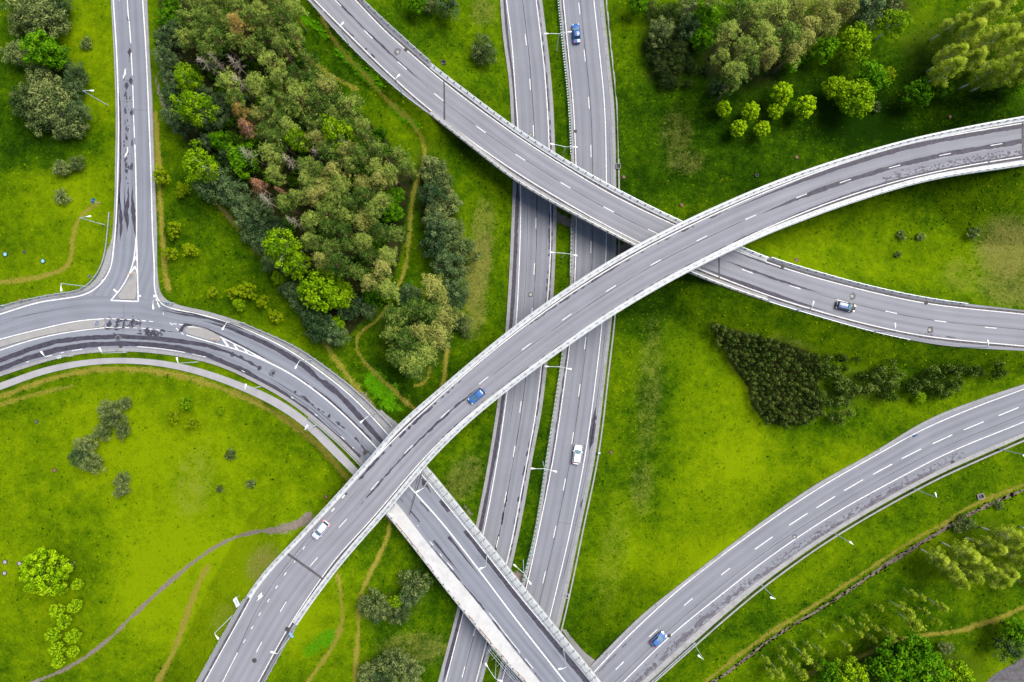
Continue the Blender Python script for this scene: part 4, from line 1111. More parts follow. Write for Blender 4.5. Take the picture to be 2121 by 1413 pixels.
# wet rubble ditch
mb = MB(); ditch = line([(2300, 925), (2121, 1014), (2060, 1039), (2000, 1070), (1945, 1102), (1900, 1129), (1800, 1194), (1700, 1260), (1600, 1322), (1525, 1380), (1470, 1418), (1400, 1470)], 0, 60)
zG = lambda q: on_ground(np.asarray(q)[:, 0], np.asarray(q)[:, 1])[:, 2]
ragged(mb, ditch, zG, .75, dz=.09, seed=150, rag=.7); struct(mb.put('ditch', M['mud']))
mb = MB(); ragged(mb, ditch + [1, 1.5], zG, .38, dz=.13, seed=151, rag=1.2, gaps=.44)
mb = MB(); blotches(mb, ditch + [.5, 1], zG, .7, 520, (.05, .16), dz=.15, seed=152); props(mb.put('ditch_stones', plain('ditch_stone', (.17, .155, .14), .8, .3, 1.5)), kind='stuff')
m_, nt_, bs_ = mat_base('ditch_water'); bs_.inputs['Base Color'].default_value = (.20, .175, .165, 1); bs_.inputs['Roughness'].default_value = .5; bs_.inputs['Specular IOR Level'].default_value = .35; M['water'] = m_
struct(mb.put('ditch_water', M['water']))
drape('car_park', [(2030, 1425), (2060, 1396), (2095, 1376), (2135, 1352), (2180, 1330), (2200, 1480), (2030, 1480)], M['worn'], .06)


# ------------------------------------------------------------------ guardrails on the ground
def guardrail(label, p, zf, base=0.0, side=1, spacing=2.0, mat=None):
    p = np.asarray(p)[:, :2]
    r = props(empty('guardrail'), label, 'guardrail', 'roadside guardrails')
    rail_and_posts(p, zf, base, r, spacing=spacing, side=side, mat=mat)
    return r


def outer_side(p, ref):
    """+1 if the left-hand side of world line p faces away from ref"""
    w = PA(p[:, 0], p[:, 1], 0); t = tangents(w); k = len(p) // 2
    q = PA(ref[:, 0], ref[:, 1], 0); j = np.argmin(np.linalg.norm(q[:, :2] - w[k, :2], axis=1))
    v = q[j, :2] - w[k, :2]
    return -1 if (-t[k, 1] * v[0] + t[k, 0] * v[1]) > 0 else 1


for lab, p, rd, base in [
    ("steel guardrail of the diagonal road on the side facing the wood, before the overpass begins", trim(DLO, (560, -90), (886, 234)), rD, 0),
    ("steel guardrail on the diagonal road's upper edge leading to the lower overpass", trim(DRO, (680, -70), (892, 132)), rD, 0),
    ("steel guardrail along the upper edge of the diagonal road after the lower overpass", trim(DRO, (1594, 534), (2000, 628)), rD, 0),
    ("steel guardrail along the lower edge of the diagonal road, above the dark thicket", trim(DLO, (1590, 625), (1880, 703)), rD, 0),
    ("steel guardrail beside the side road bend between two lamps", offset(line([(229.5, 441), (227.5, 463), (220, 525), (209, 558.5), (185, 590), (163, 602), (123, 608.5), (67, 619), (0, 636), (-90, 665)], sigma=5), 0), rR, .02),
    ("steel guardrail on the curved road's wood side, ending at the high overpass", trim(NRO, (500, 667), (814, 884)), rR, 0),
    ("short steel guardrail between the curved road and the footpath before the high overpass", trim(RBO, (640, 866), (795, 1022)), rR, .1),
    ("steel guardrail on the ramp outer bend of the high overpass, beside the big sign", trim(UTO, (507, 1239), (360, 1500)), rU, 0),
    ("steel guardrail of the ramp's inner bend below the small blue sign", trim(UBO, (612, 1300), (490, 1520)), rU, 0),
    ("greenish guardrail along the slip road lower edge at its narrow end", trim(SBO, (1300, 1460), (1440, 1327)), rS, .1)]:
    guardrail(lab, p, rd.z, base, outer_side(p, rd.p))
# median guardrail with green anti-glare blades
bmb = MB(); bmb.box((0, 0, .78), (.10, .62, .56)); bmb.box((0, 0, .42), (.05, .10, .6)); BL = bmb.mesh('blade', M['blade'])
for lab, a, b, sp, off in [("median guardrail with dark green anti-glare blades above the lower overpass", (1154, -25), (1183, 322), .62, 0), ("median guardrail with green blades in the gap between the two overpasses", (1184, 452), (1182, 572), .9, 0),
                           ("median guardrail with small green blades below the high overpass", (1166, 728), (1078, 1222), .95, 0)]:
    p = trim(BLO, a, b); p = offset(p, -s_ * 1.2)
    r = props(empty('guardrail'), lab, 'guardrail', 'median guardrails')
    mb = MB(); w, s = wline(p, zB, .0, .9); t = tangents(w); nr = np.column_stack([-t[:, 1], t[:, 0], 0 * w[:, 0]]); u = np.array([0, 0, 1.])
    mb.loft(np.stack([w - nr * .05 + u * .45, w - nr * .05 + u * .72, w + nr * .05 + u * .72, w + nr * .05 + u * .45], 1)); mb.put('rail', M['steel'], r)
    for d in np.arange(.3, s[-1], sp):
        x = [np.interp(d, s, w[:, i]) for i in range(3)]; i = int(np.searchsorted(s, d)) - 1
        o = put('blade', BL, r, x); o.rotation_euler = (0, 0, math.atan2(t[i, 1], t[i, 0]))
# inlet crossing beside the motorway under the bridge
# ------------------------------------------------------------------ lamps
HEAD = None
def head_mesh():
    global HEAD
    if HEAD is None:
        mb = MB(); rings = []
        for x, w, h in ((-.15, .06, .05), (.05, .07, .07), (.30, .12, .10), (.55, .19, .13), (.90, .19, .12), (1.0, .10, .05)):
            rings.append([(x, -w, -h * .5), (x, -w * .7, h * .6), (x, w * .7, h * .6), (x, w, -h * .5)])
        mb.loft(rings); HEAD = mb.mesh('lamp_head', M['lamp'], smooth=False)
    return HEAD


def lamp(label, base, elbows_heads, h=9.0, zb=None, group='street lamps'):
    """base: plan point at the foot. elbows_heads: list of (elbow plan point or None, head plan point) measured at lamp height"""
    if zb is None:
        b = on_ground(*base); zb = float(b[2])
    else: b = PA(*base, zb)
    r = props(empty('street_lamp', b), label, 'street lamp', group)
    mb = MB(); mb.tube([(0, 0, -.2), (0, 0, 1.2), (0, 0, 1.25), (0, 0, h)], [.13, .13, .10, .07], 8); mb.put('pole', M['pole'], r)
    for el, hd in elbows_heads:
        q = PA(*hd, zb + h + .35) - b; e = np.array([0, 0, h]); d = q - e; L = math.hypot(d[0], d[1])
        an = math.atan2(d[1], d[0])
        path = [e + np.array([d[0] * t, d[1] * t, .35 * math.sin(min(1, t * 1.4) * math.pi / 2)]) for t in np.linspace(0, max(.1, 1 - .8 / max(L, 1)), 7)]
        mb = MB(); mb.tube(path, .06, 6); mb.put('arm', M['pole'], r)
        o = put('lamp_head', head_mesh(), r, path[-1]); o.rotation_euler = (0, -.08, an)
    return r


zr_ = lambda p: float(zR(np.array([p]))[0])
zd_ = lambda p: float(zD(np.array([p]))[0])
zu_ = lambda p: float(zU(np.array([p]))[0])
zs_ = lambda p: float(zS(np.array([p]))[0])
med = 'double-arm lamps in the motorway median'
for lab, b, hs in [
    ("double-arm lamp in the grass median beside the dark blue car", (1152.5, 106), [(1129, 70), (1182, 66)]),
    ("double-arm lamp in the median just above the lower overpass", (1165, 327), [(1141, 298), (1194, 305)]),
    ("double-arm lamp in the median between the two overpasses", (1164, 535), [(1141, 523), (1194, 529.5)]),
    ("double-arm lamp in the median just below the high curved overpass", (1154, 757), [(1130, 759), (1182, 764.5)]),
    ("double-arm lamp in the median beside the white car", (1124, 956), [(1101, 970.5), (1152, 977)]),
    ("double-arm lamp in the median just above the bridge with the pavement", (1083.5, 1160), [(1065, 1170), (1099, 1209)]),
    ("double-arm lamp in the median below the bridge with the pavement", (1027.5, 1366), [(1006, 1375), (1039, 1411)])]:
    lamp(lab, b, [(None, q) for q in hs], 9.0, group=med)
one = 'single-arm roadside lamps'
for lab, b, q, zb in [
    ("lamp leaning over the grass with a white plate on its pole, below the olive willows", (223, 218), (193, 188), None),
    ("lamp in the grass beside the worn curved track and the blue sign", (216.5, 466), (187, 448), None),
    ("lamp behind the guardrail at the side road's bend", (180.6, 594), (127, 602), None),
    ("lamp at the edge of the picture behind the bend's guardrail", (12, 634), (-48, 640), None),
    ("lamp carrying two round sign backs, by the inner kerb of the curved road", (150, 737.5), (85, 729), zr_((150, 737))),
    ("lamp by the inner kerb of the curved road, opposite the junction", (261, 730), (205.5, 721), zr_((261, 730))),
    ("lamp whose arm hangs over the grass strip beside the footpath's crown", (409.5, 750), (365.8, 742), zr_((409, 750))),
    ("lamp hanging over the footpath, second below its crown", (540, 801), (508.5, 797), None),
    ("lamp hanging over the footpath near the high overpass", (656, 880), (636, 882), None),
    ("lamp at the outer corner of the junction", (360, 628), (317.5, 639), zr_((360, 630))),
    ("lamp on the curved road's outer edge beside the small traffic island", (505, 669), (461, 682), zr_((505, 670))),
    ("lamp on the curved road's outer edge below the small red and white post", (646, 745), (612, 762), zr_((646, 745))),
    ("lamp on the curved road's outer edge right before the high overpass", (778.6, 854), (747, 875), zr_((778, 854))),
    ("lamp on the bridge edge just after the high overpass", (887.6, 993.6), (863, 1019), zr_((887, 993))),
    ("lamp on the bridge edge over the motorway, middle of the bridge", (1009, 1146), (994, 1178.5), zr_((1009, 1146))),
    ("lamp on the bridge edge beside the slope paving", (1166.5, 1342.7), (1158, 1386), zr_((1166, 1342))),
    ("lamp above the footpath end under the high overpass", (820, 1042), (808, 1066), None),
    ("lamp on the diagonal road opposite the bright nettle patch, near its upper end", (724, 94), (710, 47), zd_((724, 94))),
    ("lamp on the diagonal road just before its expansion joint", (833.5, 196), (826.5, 155), zd_((833, 196))),
    ("lamp on the diagonal road behind the dark car", (1644.5, 643.5), (1685, 625.5), zd_((1644, 643))),
    ("lamp on the diagonal road ahead of the dark car", (1808, 687), (1854, 671), zd_((1808, 687))),
    ("lamp on the diagonal road near the square manhole", (1990, 719), (2046, 706), zd_((1990, 719))),
    ("lamp behind the ramp's outer guardrail below the big sign", (481.5, 1275), (451.5, 1323), None),
    ("lamp by the ramp's inner edge below the small blue sign", (604, 1315), (562, 1351), zu_((604, 1315)) - .3),
    ("lamp at the slip road's wide end by the picture edge", (2068, 930), (2122, 944), None),
    ("lamp along the slip road above the concrete pit", (1890, 1012), (1938.5, 1023), None),
    ("lamp along the slip road, second after the pit", (1727, 1104), (1762.5, 1124), None),
    ("lamp along the slip road, third after the pit", (1575, 1210), (1597, 1238), None),
    ("lamp by the slip road's narrow end, near the pale blue car", (1434, 1328), (1446.5, 1358), None)]:
    lamp(lab, b, [(None, q)], 9.0, zb, one)


M['sign_pale'] = plain('sign_pale_blue', (.22, .42, .70), .4, .08)
# ------------------------------------------------------------------ signs
def sign(name, label, base, top, size, mat, h, rz=0.0, tilt=0.0, zb=None, shape='rect', mark=None):
    b = on_ground(*base) if zb is None else PA(*base, zb)
    r = props(empty(name, b, rz), label, 'sign')
    w, hh = size
    for x in ((-w * .3, w * .3) if w > 1.4 else (0,)):
        mb = MB(); mb.tube([(x, 0, -.2), (x, 0, h)], .045, 6); mb.put('post', M['pole'], r)
    mb = MB()
    if shape == 'rect': mb.box((0, -.09, h - hh / 2), (w, .05, hh))
    else:
        a = np.linspace(0, 2 * np.pi, 20, endpoint=False); c = np.column_stack([w / 2 * np.cos(a), 0 * a, w / 2 * np.sin(a)])
        mb.loft([c + [0, -.11, h - hh / 2], c + [0, -.07, h - hh / 2]])
    mb.put('panel', mat, r)
    if mark:
        mb = MB(); mb.box((0, -.125, h - hh / 2), (w * .6, .02, hh * .25)); mb.put('symbol', mark, r)
    return r


sign('direction_sign', 'big pale blue-white direction sign on two posts beside the ramp of the high overpass', (498, 1239), None, (1.9, 1.7), M['sign_white'], 3.2, 2.0, mark=M['sign_pale'])
sign('direction_sign', 'small blue direction sign at the end of the high overpass edge', (610, 1307), None, (1.2, .9), M['sign_pale'], 2.4, -.9, mark=M['sign_white'])
sign('direction_sign', 'dark blue sign standing at the end of the worn curved track', (208, 421), None, (1.1, 1.1), M['sign_blue'], 3.2, -1.9, mark=M['sign_white'])
sign('no_parking_sign', 'round blue and red sign behind the bend guardrail', (197, 574), None, (.8, .8), M['sign_blue'], 2.6, .9, shape='disc', mark=M['sign_red'])
sign('warning_sign', 'small red and white sign in the grass by the curved guardrail', (54, 621), None, (.9, .5), M['sign_red'], 2.2, .3, mark=M['sign_white'])
sign('junction_sign', 'blue sign with an orange diamond at the junction corner', (352, 628), None, (1.2, 1.0), M['sign_blue'], 2.6, -.4, mark=M['sign_orange'])
sign('keep_clear_sign', 'orange and white sign at the tip of the wedge-shaped traffic island', (277, 568), None, (1.0, .7), M['sign_orange'], 1.9, .1, zb=3.85, mark=M['sign_white'])
sign('keep_clear_sign', 'orange and blue sign on the small oval traffic island', (450, 702), None, (.9, .7), M['sign_orange'], 1.9, -.3, zb=zr_((450, 702)) + .15, mark=M['sign_blue'])
sign('keep_clear_sign', 'blue and white sign on the rounded end of the long traffic island', (208, 670), None, (.9, .7), M['sign_blue'], 1.9, 1.2, zb=3.85, mark=M['sign_white'])
sign('road_sign', 'blue and white sign at the upper edge of the slip road', (1884, 900), None, (1.1, .8), M['sign_blue'], 2.4, .5, mark=M['sign_white'])
sign('edge_post', 'red and white edge post above the small oval traffic island', (511, 670), None, (.35, .6), M['sign_red'], 1.0, .4, mark=M['sign_white'])
sign('edge_post', 'red and white edge post on the guardrail of the curved road', (620, 729), None, (.35, .6), M['sign_red'], 1.0, .7, mark=M['sign_white'])
sign('round_sign', 'first white sign back on the kerb by the lamp with two discs', (133, 739.5), None, (.8, .8), M['sign_white'], 2.6, 1.5, zb=3.8, shape='disc')
sign('round_sign', 'second white sign back on that kerb, nearer the junction', (137, 738.6), None, (.8, .8), M['sign_white'], 2.6, 1.5, zb=3.8, shape='disc')
sign('marker_post', 'white marker on the slope edge at the slip road narrow end', (1258, 1351), None, (.25, .5), M['sign_white'], 1.1, .6)
sign('marker_post', 'white marker on the upper edge of the slip road, halfway along', (1360, 1251), None, (.25, .5), M['sign_white'], 1.1, .6)
sign('marker_post', 'white marker at the upper edge of the slip road below the thicket', (1818, 931), None, (.25, .5), M['sign_white'], 1.1, .6)
# bracket frame hung on the bridge side
r = props(empty('bracket_frame', PA(1050, 1375, 6.4)), 'thin steel bracket frame hanging out from the bridge side over the motorway', 'bracket frame')
a = np.array([PA(1018, 1340, 6.6), PA(1078, 1412, 6.6)]) - PA(1050, 1375, 6.4)
d = (a[1] - a[0]); d /= np.linalg.norm(d); nrm = np.array([d[1], -d[0], 0]); nrm = nrm if nrm[0] < 0 else -nrm
for k in range(3):
    mb = MB(); mb.tube([a[0] + nrm * (.15 + .45 * k), a[1] + nrm * (.15 + .45 * k)], .03, 5); mb.put('rail', M['steel'], r)
for k in np.linspace(.04, .96, 6):
    c = a[0] + (a[1] - a[0]) * k; mb = MB(); mb.tube([c - nrm * .1, c + nrm * 1.9], .035, 5); mb.put('bracket', M['steel'], r)

# ------------------------------------------------------------------ covers, pits, small things
def disc(mb, c, r, z0, z1, n=20, ring=None):
    a = np.linspace(0, 2 * np.pi, n, endpoint=False); u = np.column_stack([np.cos(a), np.sin(a), 0 * a])
    if ring: mb.loft([c + u * ring + [0, 0, z0], c + u * ring + [0, 0, z1], c + u * r + [0, 0, z1], c + u * r + [0, 0, z0]], cap=False)
    else: mb.loft([c + u * r + [0, 0, z0], c + u * r + [0, 0, z1]])


def manhole(label, q, zf=None, patch=0, r=.38, top='cover', square=False, proud=.03):
    c = on_ground(*q) if zf is None else PA(*q, float(zf(np.array([q], float))[0]))
    root = props(empty('manhole_cover', c), label, 'manhole cover', 'manhole covers')
    z = 0.016 if zf is not None else .02
    if patch:
        mb = MB()
        if square: mb.box((0, 0, z), (patch * 2, patch * 2, .008), .1)
        else: disc(mb, np.zeros(3), patch, z - .006, z, 28)
        mb.put('asphalt_patch', M['worn'] if square else M['asphalt_seal'], root)
        mb = MB(); disc(mb, np.zeros(3), patch * 1.0, z, z + .003, 28, patch * .93); mb.put('seal_ring', M['tar'], root)
    mb = MB(); disc(mb, np.zeros(3), r * 1.35, z, z + proud, 20, r * .98); mb.put('frame', M['iron'], root)
    mb = MB(); disc(mb, np.zeros(3), r, z, z + proud * .8, 20); mb.put('cover', M[top], root)
    return root


M['asphalt_seal'] = plain('asphalt_seal', (.135, .137, .150), .85, .15, 3)
manhole('pale manhole cover in a round patch on the diagonal road near its upper end', (824, 108), zD, .85)
manhole('pale manhole cover in a round patch beside the dark car', (1764.5, 613.5), zD, .85)
manhole('pale manhole cover in a square patch at the lower lane of the diagonal road', (1925.5, 683.5), zD, .72, square=True)
manhole('pale manhole cover in a square patch on the motorway, above the high overpass', (1099, 610.5), zA, .5, square=True)
manhole('manhole cover on the motorway right above the lower overpass', (1099, 279), zA, 0, .3)
manhole('dark gully cover at the motorway median edge above the lower overpass', (1192, 272), zB, 0, .28, 'iron')
manhole('round manhole cover in the slip road lane mark', (1645.5, 1112), zS, .6, .3)
manhole('round manhole cover at the slip road kerb', (1973, 957), zS, .5, .3, 'iron')
manhole('dark gully cover in the slip road ahead of the pale blue car', (1386, 1317), zS, 0, .3, 'iron')
manhole('dark gully cover in the upper white line of the diagonal road by the wet joint', (841, 103), zD, 0, .32, 'iron')
manhole('dark gully cover in the upper white line of the diagonal road, after the overpass', (1621, 552), zD, 0, .35, 'iron')
manhole('dark gully cover in the upper white line of the diagonal road, toward the far end', (1918, 627), zD, 0, .35, 'iron')
manhole('manhole cover on the curved road opposite the junction', (244.5, 700), zR, .7, .32, 'iron')
manhole('round gully with pale ring at the inner kerb of the curved road', (250, 717), zR, .45, .32, 'iron')
manhole('manhole cover below the wedge paint of the curved road', (566, 773), zR, .8, .3, 'iron')
manhole('dark gully cover at the inner kerb above the footpath', (562, 799), zR, 0, .32, 'iron')
manhole('square-patched manhole on the curved road by the high overpass', (757, 938), zR, .6, .28, 'iron', square=True)
manhole('dark manhole cover on the ramp below the high overpass', (527, 1368), zU, 0, .38, 'iron')
manhole('dark gully cover on the ramp inner edge', (595, 1303), zU, 0, .38, 'iron')
manhole('teal plastic lid in the grass by the picture edge', (12, 527), None, 0, .42, 'teal', proud=.25)
manhole('teal plastic lid in the grass by the worn curved track', (90, 541), None, 0, .42, 'teal', proud=.25)
manhole('dark open lid in the grass between the two teal lids', (51, 522), None, 0, .28, 'iron')
manhole('dark lid in the big meadow below the footpath', (76, 873), None, 0, .36, 'iron')
manhole('brown lid in the big meadow near the willows', (114, 974), None, 0, .34, 'rust', proud=.2)
manhole('brown lid beside the edge of the high overpass', (676, 1029), None, 0, .32, 'rust', proud=.2)
manhole('grey stone lid near the picture edge, upper one of the pair', (11, 1164), None, 0, .42, 'cover', proud=.15)
manhole('grey stone lid near the picture edge, lower one of the pair', (10, 1187), None, 0, .4, 'cover', proud=.15)
manhole('grey stone lid close to the big round linden', (41, 1167), None, 0, .42, 'cover', proud=.15)
manhole('brown lid in the dark grass above the high overpass, beside the motorway', (1292, 367), None, 0, .32, 'rust', proud=.2)
manhole('brown lid in the dark grass in the fork of the two overpasses', (1412, 425), None, 0, .32, 'rust', proud=.2)
manhole('brown lid above the high overpass near the motorway bend', (1650, 326), None, 0, .32, 'rust', proud=.2)
manhole('brown lid above the high overpass below the birches', (1967, 242), None, 0, .28, 'rust', proud=.2)
manhole('brown lid above the diagonal road guardrail', (1649, 539), None, 0, .36, 'rust', proud=.2)
manhole('brown lid by the motorway drain near the white car', (1266, 937), None, 0, .28, 'rust', proud=.2)


def pit(label, q, size, rz=0.0, wall='concrete_old'):
    c = on_ground(*q); r = props(empty('drain_pit', c, rz), label, 'drain pit')
    a, b = size; t = .14
    mb = MB()
    for x, y, w, d in ((0, b / 2 - t / 2, a, t), (0, -b / 2 + t / 2, a, t), (-a / 2 + t / 2, 0, t, b - 2 * t), (a / 2 - t / 2, 0, t, b - 2 * t)): mb.box((x, y, .15), (w, d, .5))
    mb.put('rim', M[wall], r); mb = MB(); mb.box((0, 0, .03), (a - 2 * t - .01, b - 2 * t - .01, .05)); mb.put('grate', M['iron'], r)


pit('square concrete drain pit in the grass below the slip road lamp', (2030, 1028), (1.5, 1.2), .3); pit('small dark drain pit in the grass beside the diagonal road', (918, 131), (1.2, .9), .1, 'iron')
pit('pale concrete drain box on the motorway drain near the lower overpass', (1280, 345), (1.1, 1.2), 0, 'kerb'); pit('pale concrete drain box on the motorway drain near the slope paving', (1174.5, 1234), (.8, 1.0), 0, 'paver'); pit('dark square drain pit in the grass fork above the high overpass', (1567, 364), (.7, .7), .2, 'iron')
# electricity-like dark box at the shoulder
r = props(empty('control_box', on_ground(1240, 937)), 'dark control box at the motorway shoulder near the white car', 'control box')
mb = MB(); mb.box((0, 0, .5), (.45, .35, 1.0)); mb.put('cabinet', M['iron'], r); mb = MB(); mb.box((0, 0, 1.03), (.55, .45, .06)); mb.put('lid', M['steel'], r)

# ------------------------------------------------------------------ cars
def car(label, q, head_px, zf, paint, roof=None, L=4.3, Wd=1.78, Hh=1.47, kind='hatch', lit=False, brake=False):
    zb = float(zf(np.array([q], float))[0])
    c = PA(*q, zb + .7); c[2] = zb + .006
    r = props(empty('car', c, math.atan2(-head_px[1], head_px[0])), label, 'car')
    h = L / 2; w = Wd / 2
    # lower body: sections along x (rear to front)
    secs = [(-h, .72, .38, .80), (-h + .08, .88, .30, .90), (-h + .5, .98, .26, .95), (-h + 1.0, 1.0, .24, .95), (0, 1.0, .24, .93), (h - 1.45, 1.0, .24, .92), (h - 1.0, .99, .24, .89), (h - .45, .95, .26, .80), (h - .1, .84, .30, .68), (h, .70, .38, .58)]
    rings = []
    for x, k, z0, z1 in secs:
        ww = w * k
        rings.append([(x, -ww * .9, z0), (x, -ww, z0 + .18), (x, -ww, z1 - .22), (x, -ww * .95, z1 - .06), (x, -ww * .8, z1), (x, 0, z1 + .03), (x, ww * .8, z1), (x, ww * .95, z1 - .06), (x, ww, z1 - .22), (x, ww, z0 + .18), (x, ww * .9, z0)])
    mb = MB(); mb.loft(rings)
    # cabin: base (belt) and roof outlines, as roof shell plus pillars
    xr0, xr1 = {'hatch': (-h + .25, -h + .65), 'sedan': (-h + .75, -h + 1.35), 'wagon': (-h + .12, -h + .42)}[kind]
    xf1, xf0 = h - 1.95, h - 1.15
    bw, rw = w * .88, w * .70
    zb0, zt = .92, Hh
    roof_rings = []
    for x, k, dz in ((xr1 - .03, .90, -.05), (xr1 + .25, 1, 0), ((xr1 + xf1) / 2, 1.02, .03), (xf1 - .2, 1, .0), (xf1 + .03, .92, -.05)):
        a = rw * k; roof_rings.append([(x, -a, zt - .07 + dz), (x, -a * .85, zt + dz), (x, 0, zt + .03 + dz), (x, a * .85, zt + dz), (x, a, zt - .07 + dz), (x, 0, zt - .09 + dz)])
    if roof is None: mb.loft(roof_rings)
    for sy in (-1, 1):
        for p0, p1 in (((xf0, sy * bw, zb0 - .02), (xf1, sy * rw, zt - .06)), ((xr0, sy * bw, zb0 - .02), (xr1, sy * rw, zt - .06)), (((xf0 + xr0) / 2, sy * (bw + .0), zb0 - .02), ((xf1 + xr1) / 2, sy * rw, zt - .06))):
            mb.tube([p0, p1], .045, 5)
    mb.put('body', paint, r)
    if roof is not None: mb = MB(); mb.loft(roof_rings); mb.put('roof', roof, r)
    g = M['glass']
    def quad(name, pts, mat, thick=(0, 0, .012)):
        mb = MB(); p = np.array(pts, float); mb.loft([p, p + np.array(thick)]); return mb.put(name, mat, r)
    quad('windscreen', [(xf0 - .02, -bw * .93, zb0), (xf0 + .1, 0, zb0 + .0), (xf0 - .02, bw * .93, zb0), (xf1 + .03, rw * .92, zt - .05), (xf1 + .1, 0, zt - .02), (xf1 + .03, -rw * .92, zt - .05)], M['screen'])
    quad('rear_window', [(xr0 + .02, -bw * .9, zb0), (xr0 + .02, bw * .9, zb0), (xr1 - .03, rw * .9, zt - .05), (xr1 - .03, -rw * .9, zt - .05)], g)
    for sy in (-1, 1):
        quad('side_window', [(xr0 + .1, sy * bw * .985, zb0), (xf0 - .1, sy * bw * .985, zb0), (xf1 - .02, sy * rw * .99, zt - .08), (xr1 + .04, sy * rw * .99, zt - .08)], g, (0, -sy * .012, 0))
        mb = MB(); mb.loft([[(h - .42, sy * w * .92, .60), (h - .42, sy * w * .92, .76), (h - .42, sy * w * .60, .80), (h - .42, sy * w * .60, .62)], [(h - .07, sy * w * .74, .55), (h - .07, sy * w * .74, .68), (h - .05, sy * w * .50, .70), (h - .05, sy * w * .5, .57)]]); mb.put('headlight', M['headlight'] if lit else M['lens'], r)
        mb = MB(); mb.loft([[(-h + .03, sy * w * .60, .62), (-h + .03, sy * w * .60, .92), (-h + .03, sy * w * .86, .92), (-h + .03, sy * w * .86, .62)], [(-h + .34, sy * w * .80, .66), (-h + .34, sy * w * .80, .965), (-h + .34, sy * w * 1.0, .95), (-h + .34, sy * w * 1.01, .66)]]); mb.put('taillight', M['brake'] if brake else M['tail'], r)
        mb = MB(); mb.box((xf0 - .25, sy * (w + .09), .97), (.16, .2, .13)); mb.put('mirror', paint, r)
        for x in (-h + .78, h - .82):
            wh = MB(); a = np.linspace(0, 2 * np.pi, 18, endpoint=False); cc = np.column_stack([.31 * np.cos(a), 0 * a, .31 * np.sin(a)])
            wh.loft([cc + [x, sy * (w - .20), .31], cc + [x, sy * (w + .005), .31]]); t_ = wh.put('wheel', M['tyre'], r)
            wh = MB(); cc2 = cc * .62; wh.loft([cc2 + [x, sy * (w - .02), .31], cc2 + [x, sy * (w + .018), .31]]); wh.put('rim', M['steel'], t_)
    mb = MB(); mb.box((h - .02, 0, .42), (.06, .5, .11)); mb.put('number_plate', M['sign_white'], r)
    return r


def car_paint(name, col, rough=.25):
    m, nt, bs = mat_base(name); bs.inputs['Base Color'].default_value = (*col, 1); bs.inputs['Roughness'].default_value = rough; bs.inputs['Coat Weight'].default_value = .6; bs.inputs['Coat Roughness'].default_value = .08
    return m


M['tyre'] = plain('tyre', (.02, .02, .022), .9, .2); M['glass'] = car_paint('car_glass', (.012, .02, .025), .08); M['screen'] = car_paint('windscreen_glass', (.10, .17, .20), .12)
M['lens'] = car_paint('headlight_lens', (.55, .55, .55), .1); M['headlight'] = glow('headlight_lit', (1.0, .80, .58), 2.2); M['tail'] = car_paint('tail_lens', (.42, .02, .03), .2); M['brake'] = glow('brake_lit', (1.0, .10, .06), 1.2)
car('dark blue sedan on the motorway beside the topmost median lamp', (1194, 69), (-.09, -1), zB, car_paint('paint_deep_blue', (.010, .085, .29)), kind='sedan', L=4.5)
car('blue hatchback with red tail lights driving down the high curved overpass', (988, 820), (-.76, .65), zU, car_paint('paint_blue', (.030, .11, .30)), L=4.1)
car('silver car with bright brake lights near the lower end of the high overpass', (664, 1098), (-.64, .77), zU, car_paint('paint_silver', (.50, .53, .62)), L=4.4, kind='wagon', brake=True)
car('dark estate car with a blue roof and lit headlights on the diagonal road', (1752, 635), (1, .23), zD, car_paint('paint_charcoal', (.018, .022, .028)), car_paint('paint_roof_blue', (.035, .085, .20)), L=4.4, kind='wagon', lit=True)
car('white hatchback on the motorway below the high overpass', (1195.5, 942), (.15, -1), zB, car_paint('paint_white', (.74, .76, .78)), L=4.4, Wd=1.85)
car('pale blue car with lit headlights on the slip road', (1364, 1324), (.75, -.66), zS, car_paint('paint_pale_blue', (.055, .13, .32)), L=3.9, Wd=1.7, lit=True)

# ------------------------------------------------------------------ vegetation
L_ = {}
L_['pine'] = leaf_mat('pine_needles', (.011, .036, .004), (.066, .126, .016), (.270, .335, .056), .6, .12)
L_['pine_tan'] = leaf_mat('pine_needles_dry', (.034, .056, .009), (.135, .168, .028), (.340, .340, .080), .3, .12)
L_['maple'] = leaf_mat('maple_leaves', (.012, .055, .001), (.052, .165, .002), (.130, .285, .004), .2, .22)
L_['lime'] = leaf_mat('young_leaves', (.030, .090, .001), (.125, .255, .002), (.270, .410, .006), .16, .22)
L_['linden'] = leaf_mat('linden_leaves', (.040, .120, .001), (.200, .370, .002), (.400, .560, .008), .1, .22)
L_['birch'] = leaf_mat('birch_leaves', (.075, .140, .002), (.240, .340, .012), (.460, .540, .050), .22, .3)
L_['yellow'] = leaf_mat('sapling_leaves', (.085, .150, .001), (.165, .245, .002), (.270, .345, .004), .22, .25)
L_['olive'] = leaf_mat('willow_leaves', (.018, .036, .010), (.078, .122, .032), (.240, .280, .085), .35, .12)
L_['alder'] = leaf_mat('dark_leaves', (.008, .026, .008), (.038, .082, .026), (.130, .190, .066), .4, .12)
L_['juniper'] = leaf_mat('dark_needles', (.004, .014, .003), (.020, .040, .007), (.075, .105, .022), .3, .08)
L_['thicket'] = leaf_mat('mountain_pine_needles', (.003, .011, .001), (.024, .052, .005), (.140, .190, .034), .42, .05)
L_['rust'] = leaf_mat('dead_needles', (.17, .075, .03), (.33, .16, .075), (.45, .25, .13), .2, .15)
L_['ochre'] = leaf_mat('ochre_needles', (.14, .10, .02), (.27, .19, .04), (.38, .28, .08), .2, .2)
L_['grey'] = leaf_mat('dead_twigs', (.12, .11, .10), (.22, .20, .18), (.34, .32, .29), .2, 0)
